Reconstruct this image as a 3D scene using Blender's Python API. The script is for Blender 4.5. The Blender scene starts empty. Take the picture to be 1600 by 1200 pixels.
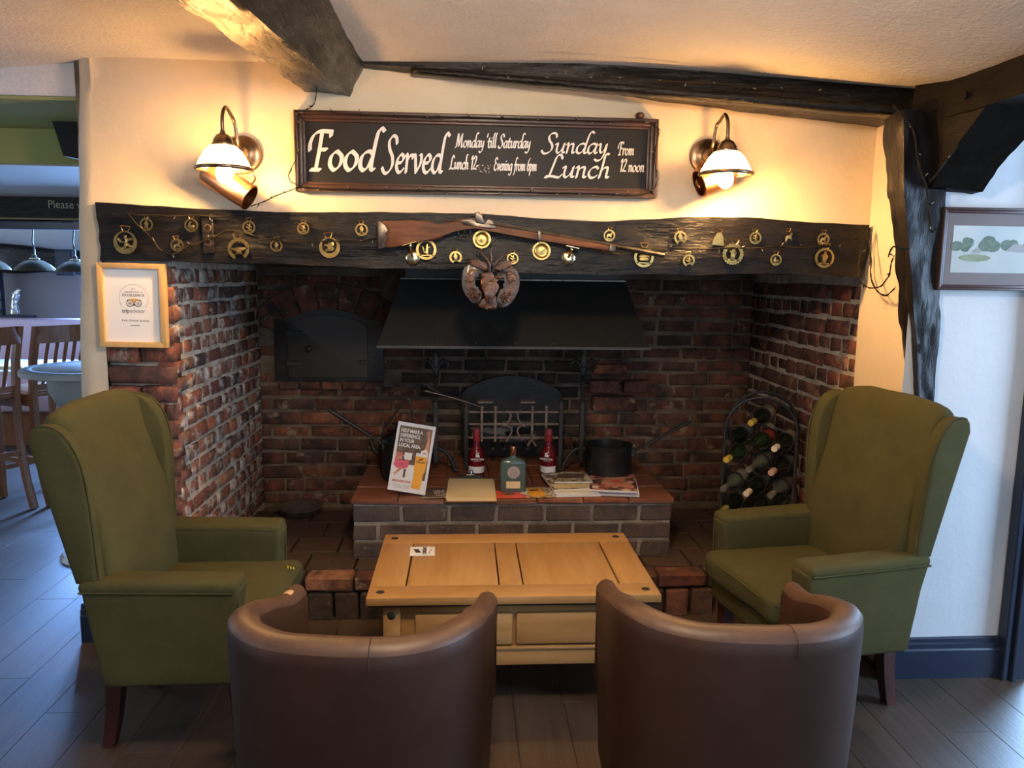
import bpy, bmesh, math, random
from mathutils import Vector as V, Matrix, noise
random.seed(7)
C = bpy.context.scene
COL = C.collection
PI = math.pi

# ---------------------------------------------------------------- camera
FPX, CAMZ = 1200.0, 1.52
YAW, PIT, ROLL = math.radians(3.58), math.radians(8.0), math.radians(0.75)
FWD = V((math.sin(YAW)*math.cos(PIT), math.cos(YAW)*math.cos(PIT), -math.sin(PIT)))
_r0 = V((math.cos(YAW), -math.sin(YAW), 0)); _u0 = _r0.cross(FWD)
RGT = _r0*math.cos(ROLL) + _u0*math.sin(ROLL); DWN = _r0*math.sin(ROLL) - _u0*math.cos(ROLL)
cd = bpy.data.cameras.new('camera'); cd.sensor_width = 36; cd.lens = FPX/1600*36; cd.clip_start = .02
cam = bpy.data.objects.new('camera', cd); COL.objects.link(cam)
cam.matrix_world = Matrix(((RGT.x, -DWN.x, -FWD.x, 0), (RGT.y, -DWN.y, -FWD.y, 0), (RGT.z, -DWN.z, -FWD.z, CAMZ), (0, 0, 0, 1)))
C.camera = cam

def _ray(px, py): return FWD + RGT*((px-800)/FPX) + DWN*((py-600)/FPX)
def at(px, py, y):            # the point of the vertical plane y seen at a pixel
    d = _ray(px, py); return V((0, 0, CAMZ)) + d*(y/d.y)
def onz(px, py, z):           # the point of the horizontal plane z seen at a pixel
    d = _ray(px, py); return V((0, 0, CAMZ)) + d*((z-CAMZ)/d.z)
def onplane(px, py, p0, n):
    d = _ray(px, py); o = V((0, 0, CAMZ)); return o + d*((p0-o).dot(n)/d.dot(n))

# ---------------------------------------------------------------- world, daylight, exposure
w = bpy.data.worlds.new('world'); C.world = w; w.use_nodes = True
bg = w.node_tree.nodes['Background']; bg.inputs[0].default_value = (.55, .68, 1, 1); bg.inputs[1].default_value = .15
C.view_settings.view_transform = 'Standard'; C.view_settings.look = 'None'
C.view_settings.exposure = 0.45; C.view_settings.gamma = 1; C.view_settings.use_curve_mapping = False
def lampw(name, loc, power, r=.12, col=(1, .66, .34)):
    l = bpy.data.lights.new(name, 'POINT'); l.energy = power; l.shadow_soft_size = r; l.color = col
    o = bpy.data.objects.new(name, l); COL.objects.link(o); o.location = loc; return o
def area(name, loc, aim, sx, sy, power, col):
    l = bpy.data.lights.new(name, 'AREA'); l.shape = 'RECTANGLE'; l.size = sx; l.size_y = sy; l.energy = power; l.color = col
    o = bpy.data.objects.new(name, l); COL.objects.link(o); o.location = loc
    o.rotation_euler = (V(aim)-V(loc)).to_track_quat('-Z', 'Y').to_euler(); return o
DAY = (.62, .78, 1)
area('window_daylight_front', (1.4, -2.6, 1.5), (.5, 3, 2.5), 2.4, 1.4, 40, (.62, .80, 1))
area('window_daylight_right', (4.4, 1.2, 1.5), (1.6, 2.6, .7), 1.4, 1.5, 115, (.48, .70, 1))
area('doorway_daylight', (3.7, 4.1, 1.45), (1.8, 1.9, 0), 1.1, 1.3, 170, (.36, .62, 1))
area('window_daylight_bar', (-2.85, 7.75, 1.45), (-1.8, 2.6, 0), 1.3, 1.0, 300, (.22, .45, 1)).data.spread = math.radians(110)
area('window_daylight_bar_side', (-6.5, 5.5, 1.6), (-3, 6, .9), 2.4, 1.4, 38, DAY)
area('added_fill_left', (-4.6, .4, 1.5), (-1, 3, 1.5), 1.2, 1.2, 20, (.75, .85, 1))  # weak fill added to brighten the pier's left edge; no known window
lampw('ceiling_lamp', (.08, 1.25, 2.18), 52, .09, (1, .76, .52)); lampw('room_lamp', (-.3, -.9, 2.0), 10)

# ---------------------------------------------------------------- object helpers
def link(name, me, mat=None, parent=None):
    o = bpy.data.objects.new(name, me); COL.objects.link(o)
    if parent: o.parent = parent
    if mat is not None and hasattr(me, 'materials') and not me.materials:
        for m in (mat if isinstance(mat, (list, tuple)) else [mat]): me.materials.append(m)
    return o
def tag(o, label=None, cat=None, group=None, kind=None):
    for k, v in (('label', label), ('category', cat), ('group', group), ('kind', kind)):
        if v: o[k] = v
    return o
def thing(name, label, cat, loc=(0, 0, 0), rz=0, group=None, kind=None):
    o = bpy.data.objects.new(name, None); COL.objects.link(o); o.empty_display_size = .05
    o.location = loc; o.rotation_euler = (0, 0, rz); return tag(o, label, cat, group, kind)
def wm(o): # world matrix without a depsgraph update
    m = Matrix.LocRotScale(o.location, o.rotation_euler, o.scale)
    return wm(o.parent) @ m if o.parent else m
def build(name, bm, mat, parent=None, smooth=0, world=False):
    """one mesh object; smooth: angle in degrees (0 flat, 180 all smooth); world: geometry given in world space"""
    if parent is not None and world: bm.transform(wm(parent).inverted())
    origin = None
    if parent is None and bm.verts:           # origin at the base of the thing
        xs = [v.co for v in bm.verts]
        lo = V((min(v.x for v in xs), min(v.y for v in xs), min(v.z for v in xs))); hi = V((max(v.x for v in xs), max(v.y for v in xs), lo.z))
        origin = (lo+hi)/2; bmesh.ops.translate(bm, verts=bm.verts, vec=-origin)
    bmesh.ops.recalc_face_normals(bm, faces=bm.faces)
    if smooth:
        for f in bm.faces: f.smooth = True
        if smooth < 180:
            a = math.radians(smooth)
            for e in bm.edges:
                if len(e.link_faces) == 2 and e.calc_face_angle(0) > a: e.smooth = False
    me = bpy.data.meshes.new(name); bm.to_mesh(me); bm.free()
    o = link(name, me, mat, parent)
    if origin is not None: o.location = origin
    return o
def dup(root, loc=None, rz=None, parent=None, **k):
    c = root.copy(); COL.objects.link(c)
    if parent: c.parent = parent
    if loc is not None: c.location = loc
    if rz is not None: c.rotation_euler = (0, 0, rz)
    for ch in list(root.children): dup(ch, parent=c)
    for a, b in k.items(): c[a] = b
    return c
NB = bmesh.new
def BX(bm, c, s, rot=None, bev=0, seg=1, mat=None):
    r = bmesh.ops.create_cube(bm, size=1); vs = r['verts']
    M = Matrix.Translation(c) @ (rot.to_4x4() if rot is not None else Matrix()) @ Matrix.Diagonal((*s, 1))
    bmesh.ops.transform(bm, matrix=M, verts=vs)
    if bev:
        es = list({e for v in vs for e in v.link_edges})
        r = bmesh.ops.bevel(bm, geom=es, offset=bev, segments=seg, affect='EDGES', profile=.5)
        fs = r['faces']
        vs = list({v for v in r['verts']} | {v for v in vs if v.is_valid})
    if mat is not None:
        for f in {f for v in vs if v.is_valid for f in v.link_faces}: f.material_index = mat
    return vs
def basis(d):
    d = V(d).normalized(); a = V((0, 0, 1)) if abs(d.z) < .95 else V((1, 0, 0))
    x = a.cross(d).normalized(); return x, d.cross(x), d
def TUBE(bm, pts, r, n=8, closed=False, cap=True, flat=1.0):
    pts = [V(p) for p in pts]; N = len(pts); rings = []; px = None
    for i, p in enumerate(pts):
        a = pts[(i-1) % N] if (closed or i) else p; b = pts[(i+1) % N] if (closed or i < N-1) else p
        d = (b-a).normalized()
        if px is None: x, y, _ = basis(d)
        else:
            x = px - d*px.dot(d); x = x.normalized() if x.length > 1e-6 else basis(d)[0]; y = d.cross(x)
        px = x; rr = r[i] if isinstance(r, (list, tuple)) else r
        rings.append([bm.verts.new(p + x*rr*math.cos(2*PI*k/n) + y*rr*flat*math.sin(2*PI*k/n)) for k in range(n)])
    for i in range(N if closed else N-1):
        A, B = rings[i], rings[(i+1) % N]
        for k in range(n): bm.faces.new((A[k], A[(k+1) % n], B[(k+1) % n], B[k]))
    if cap and not closed: bm.faces.new(rings[0][::-1]); bm.faces.new(rings[-1])
def LATHE(bm, prof, n=24, o=(0, 0, 0), d=(0, 0, 1), closed=False, mat=None, rib=0):
    x, y, z = basis(d); o = V(o); rings = []
    for r, h in prof:
        if r < 1e-6: rings.append([bm.verts.new(o+z*h)]); continue
        rings.append([bm.verts.new(o + z*h + (x*math.cos(2*PI*k/n)+y*math.sin(2*PI*k/n))*r*(1+(rib if k % 2 else 0))) for k in range(n)])
    L = len(rings)
    for i in range(L if closed else L-1):
        A, B = rings[i], rings[(i+1) % L]
        for k in range(n):
            k2 = (k+1) % n
            if len(A) == 1 and len(B) == 1: continue
            q = (A[0], B[k], B[k2]) if len(A) == 1 else (A[k], A[k2], B[0]) if len(B) == 1 else (A[k], A[k2], B[k2], B[k])
            try:
                f = bm.faces.new(q)
                if mat is not None: f.material_index = mat[i] if isinstance(mat, (list, tuple)) else mat
            except ValueError: pass
def PRISM(bm, poly, h0, h1, M=None, mat=None, bev=0):
    """polygon in (u, v) extruded along w; M maps (u, v, w) to space"""
    M = M or Matrix(); n = len(poly)
    a = [bm.verts.new(M @ V((p[0], p[1], h0))) for p in poly]; b = [bm.verts.new(M @ V((p[0], p[1], h1))) for p in poly]
    fs = [bm.faces.new(a[::-1]), bm.faces.new(b)] + [bm.faces.new((a[i], a[(i+1) % n], b[(i+1) % n], b[i])) for i in range(n)]
    if mat is not None:
        for f in fs: f.material_index = mat
    if bev:
        bmesh.ops.bevel(bm, geom=list(fs[1].edges), offset=bev, segments=2, affect='EDGES', profile=.5)
def FLAT(bm, poly, h, M, mat=0):
    f = bm.faces.new([bm.verts.new(M @ V((p[0], p[1], h))) for p in poly]); f.material_index = mat; return f
def frame(o, u, v):           # matrix whose axes are u, v, u x v at o
    u = V(u).normalized(); v = V(v); v = (v - u*v.dot(u)).normalized(); n = u.cross(v)
    return Matrix(((u.x, v.x, n.x, o[0]), (u.y, v.y, n.y, o[1]), (u.z, v.z, n.z, o[2]), (0, 0, 0, 1)))
def FRONT(o): return frame(o, (1, 0, 0), (0, 0, 1))      # faces the room (-y)
def circ(r, n=24, c=(0, 0), a0=0, a1=2*PI, ry=None):
    full = abs(a1-a0-2*PI) < 1e-6; m = n if full else n+1
    return [(c[0]+r*math.cos(a0+(a1-a0)*k/n), c[1]+(ry or r)*math.sin(a0+(a1-a0)*k/n)) for k in range(m)]
def cr(pts, k=6, closed=False):   # Catmull-Rom through points
    pts = [V(p) for p in pts]; N = len(pts); out = []
    for i in range(N if closed else N-1):
        g = lambda j: pts[j % N] if closed else pts[max(0, min(N-1, j))]
        p0, p1, p2, p3 = g(i-1), g(i), g(i+1), g(i+2)
        for s in range(k):
            t = s/k
            out.append(.5*((2*p1)+(p2-p0)*t+(2*p0-5*p1+4*p2-p3)*t*t+(3*p1-p0-3*p2+p3)*t**3))
    if not closed: out.append(pts[-1])
    return out
def wob(bm, amp, sc, st=(1, 1, 1), seed=0, verts=None):
    bm.normal_update()
    for v in (verts or bm.verts):
        p = V((v.co.x*st[0], v.co.y*st[1], v.co.z*st[2]))*sc + V((seed*7.3, seed*3.1, seed))
        v.co += v.normal*noise.fractal(p, 1, 2, 3)*amp
def LOFT(bm, secs, nl=30, ns=6):
    """solid through four-cornered sections, subdivided"""
    secs = [[V(p) for p in s] for s in secs]; rings = []; m = len(secs)-1
    for i in range(nl+1):
        t = i/nl*m; k = min(int(t), m-1); f = t-k
        q = [secs[k][j].lerp(secs[k+1][j], f) for j in range(4)]
        rings.append([bm.verts.new(q[j].lerp(q[(j+1) % 4], s/ns)) for j in range(4) for s in range(ns)])
    n = 4*ns
    for i in range(nl):
        for k in range(n): bm.faces.new((rings[i][k], rings[i][(k+1) % n], rings[i+1][(k+1) % n], rings[i+1][k]))
    bm.faces.new(rings[0][::-1]); bm.faces.new(rings[-1])
def text(name, s, M, size, mat, parent, align='CENTER', sx=1.0, bold=0, shear=0, sp=1.0, world=True):
    cu = bpy.data.curves.new(name, 'FONT'); cu.body = s; cu.size = size; cu.align_x = align; cu.offset = bold; cu.shear = shear
    cu.space_character = sp; cu.resolution_u = 3; cu.extrude = .0002; cu.materials.append(mat)
    o = bpy.data.objects.new(name, cu); COL.objects.link(o); o.parent = parent
    m = (wm(parent).inverted() @ M if world else M) @ Matrix.Diagonal((sx, 1, 1, 1))
    o.matrix_local = m; return o

# ---------------------------------------------------------------- materials
def M(name, c1, c2=None, sc=8, rough=.5, metal=0, bump=0, bsc=60, st=(1, 1, 1), det=5, spec=.5, ramp=(.35, .65), rnd=0, c3=None, sc3=3, ramp3=(.5, .7), coat=0, sheen=0, world=False, trans=0, r2=None):
    m = bpy.data.materials.new(name); m.use_nodes = True; nt = m.node_tree; nd = nt.nodes; lk = nt.links
    b = nd['Principled BSDF']; b.inputs['Roughness'].default_value = rough; b.inputs['Metallic'].default_value = metal
    b.inputs['Specular IOR Level'].default_value = spec; b.inputs['Coat Weight'].default_value = coat
    b.inputs['Base Color'].default_value = (*c1, 1); b.inputs['Transmission Weight'].default_value = trans
    if sheen: b.inputs['Sheen Weight'].default_value = sheen; b.inputs['Sheen Roughness'].default_value = .6
    if c2 is None and not bump and not rnd: return m
    if world: g = nd.new('ShaderNodeNewGeometry'); src = g.outputs['Position']
    else: g = nd.new('ShaderNodeTexCoord'); src = g.outputs['Object']
    mp = nd.new('ShaderNodeMapping'); mp.inputs['Scale'].default_value = st; lk.new(src, mp.inputs['Vector']); vec = mp.outputs[0]
    oi = nd.new('ShaderNodeObjectInfo')
    if rnd:
        ad = nd.new('ShaderNodeVectorMath'); ad.operation = 'ADD'; mu = nd.new('ShaderNodeMath'); mu.operation = 'MULTIPLY'; mu.inputs[1].default_value = 37.0
        lk.new(oi.outputs['Random'], mu.inputs[0]); lk.new(vec, ad.inputs[0]); lk.new(mu.outputs[0], ad.inputs[1]); vec = ad.outputs[0]
    def nz(scale, detail=det):
        t = nd.new('ShaderNodeTexNoise'); t.inputs['Scale'].default_value = scale; t.inputs['Detail'].default_value = detail; t.inputs['Roughness'].default_value = .62
        lk.new(vec, t.inputs['Vector']); return t.outputs['Fac']
    def rmp(x, a, b_):
        r = nd.new('ShaderNodeMapRange'); r.inputs[1].default_value = a; r.inputs[2].default_value = b_; lk.new(x, r.inputs[0]); return r.outputs[0]
    def mix(f, a, c, mode='MIX'):
        x = nd.new('ShaderNodeMix'); x.data_type = 'RGBA'; x.blend_type = mode
        if isinstance(f, float): x.inputs[0].default_value = f
        else: lk.new(f, x.inputs[0])
        for i, q in ((6, a), (7, c)):
            if isinstance(q, tuple): x.inputs[i].default_value = (*q, 1)
            else: lk.new(q, x.inputs[i])
        return x.outputs[2]
    col = c1
    if isinstance(rnd, list):          # a colour of its own for every piece
        cr_ = nd.new('ShaderNodeValToRGB'); el = cr_.color_ramp.elements; n = len(rnd)
        for i, c in enumerate(rnd):
            e = el[i] if i < 2 else el.new(i/(n-1)); e.position = i/(n-1); e.color = (*c, 1)
        lk.new(oi.outputs['Random'], cr_.inputs[0]); col = cr_.outputs[0]
    if c2 is not None: col = mix(rmp(nz(sc), *ramp), col, c2)
    if c3 is not None: col = mix(rmp(nz(sc3, 7), *ramp3), col, c3)
    if not isinstance(col, tuple): lk.new(col, b.inputs['Base Color'])
    if r2 is not None:
        lk.new(rmp(nz(sc*2.3), .3, .7), (mr := nd.new('ShaderNodeMapRange')).inputs[0]); mr.inputs[3].default_value = rough; mr.inputs[4].default_value = r2
        lk.new(mr.outputs[0], b.inputs['Roughness'])
    if bump:
        bp = nd.new('ShaderNodeBump'); bp.inputs['Strength'].default_value = bump; bp.inputs['Distance'].default_value = .01
        lk.new(nz(bsc, 6), bp.inputs['Height']); lk.new(bp.outputs[0], b.inputs['Normal'])
    return m
def GLASS(name, col, rough=.05, tr=.5, tc=None):     # thin coloured glass
    m = bpy.data.materials.new(name); m.use_nodes = True; nt = m.node_tree; nd = nt.nodes; lk = nt.links
    b = nd['Principled BSDF']; b.inputs['Base Color'].default_value = (*col, 1); b.inputs['Roughness'].default_value = rough
    t = nd.new('ShaderNodeBsdfTransparent'); t.inputs[0].default_value = (*(tc or [min(1, c*1.5+.1) for c in col]), 1)
    mx = nd.new('ShaderNodeMixShader'); mx.inputs[0].default_value = tr
    lk.new(b.outputs[0], mx.inputs[1]); lk.new(t.outputs[0], mx.inputs[2]); lk.new(mx.outputs[0], nd['Material Output'].inputs[0]); return m
def EMIT(name, col, s):
    m = bpy.data.materials.new(name); m.use_nodes = True; b = m.node_tree.nodes['Principled BSDF']
    b.inputs['Base Color'].default_value = (*col, 1); b.inputs['Emission Color'].default_value = (*col, 1); b.inputs['Emission Strength'].default_value = s; return m

plaster = M('cream_plaster', (.70, .575, .41), (.64, .51, .345), 3, .75, bump=.35, bsc=14)
plaster_white = M('white_plaster', (.66, .67, .68), (.60, .61, .62), 2, .7, bump=.2, bsc=12)
artex = M('ceiling_paint', (.80, .76, .73), (.74, .70, .67), 5, .8, bump=1.0, bsc=62)
black_oak = M('black_painted_oak', (.005, .0042, .0038), (.009, .007, .0055), 9, .17, bump=.55, bsc=30, st=(.4, 2.2, 2.2), r2=.4, c3=(.022, .013, .008), sc3=5, ramp3=(.66, .78), spec=.3)
black_oak_v = M('black_painted_oak_upright', (.008, .0072, .008), (.013, .011, .011), 9, .28, bump=.45, bsc=14, st=(2.2, 2.2, .5), r2=.42, c3=(.02, .015, .011), sc3=5, ramp3=(.66, .78), spec=.2)
matte_oak = M('matte_black_oak', (.007, .006, .0055), (.010, .0085, .007), 8, .5, bump=.4, bsc=18, st=(1.5, .6, 1.5), spec=.06)
mortar = M('lime_mortar', (.54, .48, .39), (.30, .24, .18), 14, .95, bump=.8, bsc=45, world=True)
mortar_grey = M('grey_mortar', (.30, .27, .24), (.17, .15, .135), 14, .95, bump=.6, bsc=45, world=True)
mortar_dark = M('sooty_mortar', (.20, .155, .105), (.07, .052, .037), 6, .95, bump=.8, bsc=45, world=True)
REDS = [(0.216, 0.061, 0.032), (0.311, 0.089, 0.041), (0.135, 0.041, 0.027), (0.365, 0.121, 0.054), (0.068, 0.038, 0.032), (0.257, 0.095, 0.054), (0.176, 0.054, 0.041), (0.324, 0.149, 0.081)]
DULL = [(0.175, 0.056, 0.032), (0.228, 0.074, 0.038), (0.114, 0.045, 0.032), (0.263, 0.096, 0.049), (0.079, 0.042, 0.032), (0.201, 0.079, 0.045)]
GREY = [(0.115, 0.076, 0.063), (0.098, 0.071, 0.066), (0.138, 0.083, 0.063), (0.078, 0.063, 0.06), (0.155, 0.092, 0.069)]
brick_lime = M('limewashed_brick', (.2, .06, .03), (.05, .025, .02), 12, .85, bump=.7, bsc=35, rnd=REDS, c3=(.54, .48, .40), sc3=12, ramp3=(.49, .66))
brick_red = M('old_red_brick', (.2, .06, .03), (.05, .025, .02), 12, .85, bump=.7, bsc=35, rnd=REDS, c3=(.36, .29, .21), sc3=11, ramp3=(.58, .72))
brick_dull = M('smoked_brick', (.2, .06, .03), (.03, .02, .015), 9, .85, bump=.7, bsc=35, rnd=DULL, c3=(.36, .28, .19), sc3=11, ramp3=(.60, .74))
brick_soot = M('sooty_brick', (.03, .02, .015), (.012, .01, .009), 9, .8, bump=.7, bsc=35, rnd=[(.06, .036, .024), (.085, .045, .028), (.04, .029, .022), (.10, .055, .032)], c3=(.19, .14, .09), sc3=12, ramp3=(.64, .75))
brick_grey = M('grey_worn_brick', (.1, .07, .06), (.05, .04, .038), 10, .8, bump=.6, bsc=40, rnd=GREY, c3=(.26, .24, .22), sc3=14, ramp3=(.62, .76))
tile_red = M('quarry_tile', (.32, .10, .035), (.16, .06, .03), 7, .5, bump=.2, bsc=40, rnd=[(.34, .11, .04), (.28, .09, .04), (.22, .085, .05), (.17, .08, .05)])
paver = M('hearth_paver', (.10, .05, .035), (.05, .03, .022), 8, .7, bump=.5, bsc=30, rnd=[(.075, .042, .03), (.06, .034, .025), (.085, .042, .03)])
plankm = M('dark_wood_plank', (.05, .035, .026), (.075, .052, .038), 6, .45, bump=.12, bsc=30, st=(6, .35, 1), rnd=[(.050, .034, .025), (.056, .039, .029), (.045, .030, .022), (.060, .041, .029)], spec=.5)
iron = M('black_iron', (.026, .026, .027), (.04, .035, .03), 20, .45, .3, bump=.3, bsc=90)
iron_rust = M('rusty_iron', (.30, .22, .18), (.15, .115, .095), 25, .7, .2, bump=.4, bsc=80)
sheet_black = M('black_sheet_metal', (.040, .038, .034), (.052, .049, .043), 3, .48, .2, bump=.05, bsc=20)
dull_steel = M('dull_steel', (.34, .31, .27), (.22, .20, .17), 12, .35, .8)
pot_metal = M('blackened_pot_metal', (.055, .062, .068), (.035, .036, .036), 9, .28, .7, bump=.1, bsc=40)
brass = M('brass', (.64, .43, .15), (.42, .27, .08), 40, .28, 1, bump=.15, bsc=120)
brass_pale = M('polished_pale_brass', (.85, .68, .36), None, rough=.18, metal=1)
copper = M('aged_copper', (.70, .36, .18), (.45, .21, .10), 12, .28, 1)
bronze = M('antique_bronze_metal', (.30, .21, .13), (.16, .11, .08), 25, .3, 1)
carved = M('carved_brown_wood', (.115, .042, .014), (.04, .015, .007), 30, .28, bump=.5, bsc=60, coat=.15)
carved_dark = M('carved_dark_rim', (.045, .020, .010), (.022, .011, .007), 20, .35, bump=.3, bsc=50, coat=.1)
walnut = M('gun_stock_wood', (.15, .054, .020), (.07, .024, .010), 18, .5, bump=.2, bsc=60, st=(.5, 3, 3), spec=.3)
gun_steel = M('gun_steel', (.16, .14, .12), (.07, .06, .05), 30, .35, .9)
felt = M('green_wool_upholstery', (.076, .070, .026), (.062, .057, .021), 7, .95, bump=.5, bsc=420, spec=.2)
leather = M('brown_leather', (.044, .0185, .010), (.032, .0135, .008), 5, .52, bump=.05, bsc=160, c3=(.05, .026, .018), sc3=7, ramp3=(.6, .8), spec=.32)
leather_top = M('lamplit_leather_rim', (.10, .052, .030), (.06, .03, .019), 9, .5, bump=.08, bsc=150)  # paler copy of the leather: lamplight from above painted into the rim
mahogany = M('mahogany_leg', (.07, .018, .014), (.04, .012, .01), 12, .35, st=(3, 3, .4))
pine = M('waxed_pine', (.43, .245, .092), (.35, .185, .060), 5, .42, bump=.06, bsc=40, st=(.5, 5, 5), rnd=1, c3=(.30, .12, .03), sc3=2.2, ramp3=(.62, .8), spec=.4)
pine_y = M('waxed_pine_cross', (.43, .245, .092), (.35, .185, .060), 5, .42, bump=.06, bsc=40, st=(5, .5, 5), rnd=1, c3=(.30, .12, .03), sc3=2.2, ramp3=(.62, .8), spec=.4)
gap_dark = M('dark_recess', (.03, .014, .006), None, rough=.8); groove = M('floor_groove', (.05, .036, .028), None, rough=.6)
frame_wood = M('dark_brown_frame', (.035, .016, .010), (.055, .024, .014), 10, .35, st=(.4, 4, 4), bump=.1)
oak_frame = M('light_oak_frame', (.56, .36, .14), (.48, .29, .10), 8, .45, st=(4, 4, .5))
board_black = M('chalkboard_black', (.009, .0088, .009), (.013, .012, .012), 4, .5, spec=.25)
paint_white = M('lettering_white', (.72, .69, .64), None, rough=.6)
paper_white = M('white_paper', (.74, .74, .74), None, rough=.6)
paper_cream = M('cream_paper', (.70, .56, .30), (.74, .62, .38), 6, .7)
ink = M('dark_ink', (.03, .03, .035), None, rough=.6)
ink_grey = M('grey_ink', (.22, .22, .24), None, rough=.6)
ink_red = M('red_ink', (.62, .09, .05), None, rough=.6)
gold_ink = M('ochre_ink', (.62, .40, .12), None, rough=.6)
amber = M('printed_amber', (.80, .34, .02), (.85, .45, .05), 9, .5)
pink_print = M('printed_pink', (.66, .11, .17), None, rough=.5)
photo_dark = M('printed_dark_photo', (.07, .045, .03), (.18, .12, .08), 30, .5, det=3)
photo_mix = M('printed_photo', (.50, .16, .12), (.05, .025, .02), 26, .4, det=3, c3=(.75, .50, .42), sc3=19, ramp3=(.54, .60), ramp=(.46, .54))
photo_mix2 = M('printed_photo_pale', (.52, .44, .26), (.10, .07, .04), 24, .4, det=3, c3=(.78, .7, .5), sc3=17, ramp3=(.5, .58), ramp=(.46, .54))
skin_print = M('printed_skin', (.68, .33, .22), (.5, .2, .13), 30, .5)
cable_m = M('dark_green_cable', (.016, .014, .010), None, rough=.7, spec=.12)
bulb_clear = M('tiny_clear_bulb', (.20, .18, .14), None, rough=.2, spec=.6)
navy = M('navy_gloss_paint', (.014, .022, .045), (.02, .03, .055), 6, .3)
chrome = M('chrome', (.8, .8, .8), None, rough=.12, metal=1)
green_wall = M('olive_green_paint', (.30, .30, .10), None, rough=.8)
grey_soffit = M('grey_soffit_paint', (.42, .40, .36), None, rough=.8)
bar_wood = M('brown_bar_wood', (.27, .105, .04), (.17, .062, .024), 9, .35, st=(3, 3, .5))
# ================================================================ SETTING
WY, HY, BY, HZ = 3.10, 3.26, 4.37, .20        # breast face, hearth edge, back of the inglenook, hearth height
JL, JR = -1.15, 1.665                         # the two brick cheeks

# floor: slab with separate planks running towards the fireplace
bm = NB(); BX(bm, (-.6, 3.6, -.03), (8.4, 11.2, .05)); flo = build('floor', bm, groove); tag(flo, kind='structure')
pw = .18; pv = []
for k in range(4):
    bm = NB(); BX(bm, (0, 0, 0), (pw-.0012, 1.1988, .010), bev=.0007)
    me = bpy.data.meshes.new('plank'); bm.to_mesh(me); bm.free(); me.materials.append(plankm); pv.append(me)
n = 0
for i in range(-15, 14):
    x = .09+i*pw; y = -.2+((i*7) % 5)*.24
    while y < 7.2:
        hide = (-1.1 < x < 1.6 and y-.6 > HY+.1) or y+.6 < .9 or (x > 1.7 and y-.6 > 3.0) or (x < -1.7 and y-.6 > 6.2) or (x < -2.7 and y < 2.2)
        if not hide and n < 290:
            o = link('plank', pv[n % 4], None, flo); o.location = V((x, y, 0))-flo.location; n += 1
        y += 1.2

# plastered chimney breast: rounded left pier, wall above the mantel
def breast_path():
    return [(0, 4.6), (0, 3.17)] + [(.07-.07*math.cos(a), 3.17-.07*math.sin(a)) for a in (PI/8*k for k in range(1, 5))]
bm = NB()
def px_left(z): return -1.475 - .065*max(0, min(1, (2.25-z)/1.2))
zs = [i*.075 for i in range(32)]
rows = []
for z in zs:
    z = min(z, 2.33); x0 = px_left(z); top = z > 1.77
    row = [bm.verts.new((x0+p[0], p[1], z)) for p in breast_path()]+[bm.verts.new((x0+.07+(-1.405-x0-.07)*k/4, WY, z)) for k in range(1, 5)]
    if top: row += [bm.verts.new((-1.405+(1.69+1.405)*k/60, WY, z)) for k in range(1, 61)]
    rows.append(row)
for i in range(len(rows)-1):
    lo_, up = rows[i], rows[i+1]; n_ = min(len(lo_), len(up))
    for k in range(n_-1): bm.faces.new((lo_[k], lo_[k+1], up[k+1], up[k]))
    if len(lo_) < len(up):
        mid = [bm.verts.new((v.co.x, WY, 1.735)) for v in up[n_-1:]]
        for k in range(len(mid)-1): bm.faces.new((mid[k], mid[k+1], up[n_+k], up[n_-1+k]))
# pier strip at mantel height beside the beam
wob(bm, .007, 3.1); wob(bm, .003, 11, seed=2)
wb = build('wall_back', bm, plaster, smooth=180); tag(wb, kind='structure')
# masonry behind the plaster above the mantel
bm = NB(); BX(bm, (.1, 3.75, 1.95), (3.15, 1.24, .78)); o = build('smoke_chamber', bm, mortar_dark, wb, 0, True)

# cheek between breast and post, right wall
def quadwall(name, a, b, z0, z1, m, nu=24, nv=30, amp=.006):
    bm = NB(); a = V((*a, 0)); b = V((*b, 0)); g = [[bm.verts.new(a.lerp(b, i/nu)+V((0, 0, z0+(z1-z0)*j/nv))) for j in range(nv+1)] for i in range(nu+1)]
    for i in range(nu):
        for j in range(nv): bm.faces.new((g[i][j], g[i+1][j], g[i+1][j+1], g[i][j+1]))
    wob(bm, amp, 3); o = build(name, bm, m, None, 180); return tag(o, kind='structure')
quadwall('wall_return', (1.648, 3.13), (1.645, 2.72), 0, 2.33, plaster, 8, 30)
quadwall('wall_right', (1.60, 2.69), (2.085, 2.69), 0, 2.33, plaster_white, 8, 30, .004)
# skirting boards with a stepped top
def skirt(name, x0, x1, y, d=1):
    prof = [(0, 0), (-.022, 0), (-.022, .118), (-.017, .124), (-.017, .142), (-.010, .147), (-.010, .160), (-.004, .166), (0, .166)]
    bm = NB(); PRISM(bm, prof, x0, x1, Matrix(((0, 0, 1, 0), (1, 0, 0, y), (0, 1, 0, 0), (0, 0, 0, 1))))
    return tag(build(name, bm, navy), kind='structure')
skirt('baseboard_right', 1.60, 2.09, 2.69)
s2 = skirt('baseboard_left', -1.565, -1.41, 3.10)
# door case at the far right
dj = tag(None or build('door_1', (lambda b: (BX(b, (2.13, 2.70, 1.0), (.09, .10, 2.06), bev=.004), b)[1])(NB()), navy), kind='structure')
bm = NB(); BX(bm, (2.075, 2.665, 1.0), (.022, .05, 2.06), bev=.004); BX(bm, (2.105, 2.645, 1.0), (.02, .03, 2.06), bev=.004); build('door_trim', bm, navy, dj, 0, True)

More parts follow.
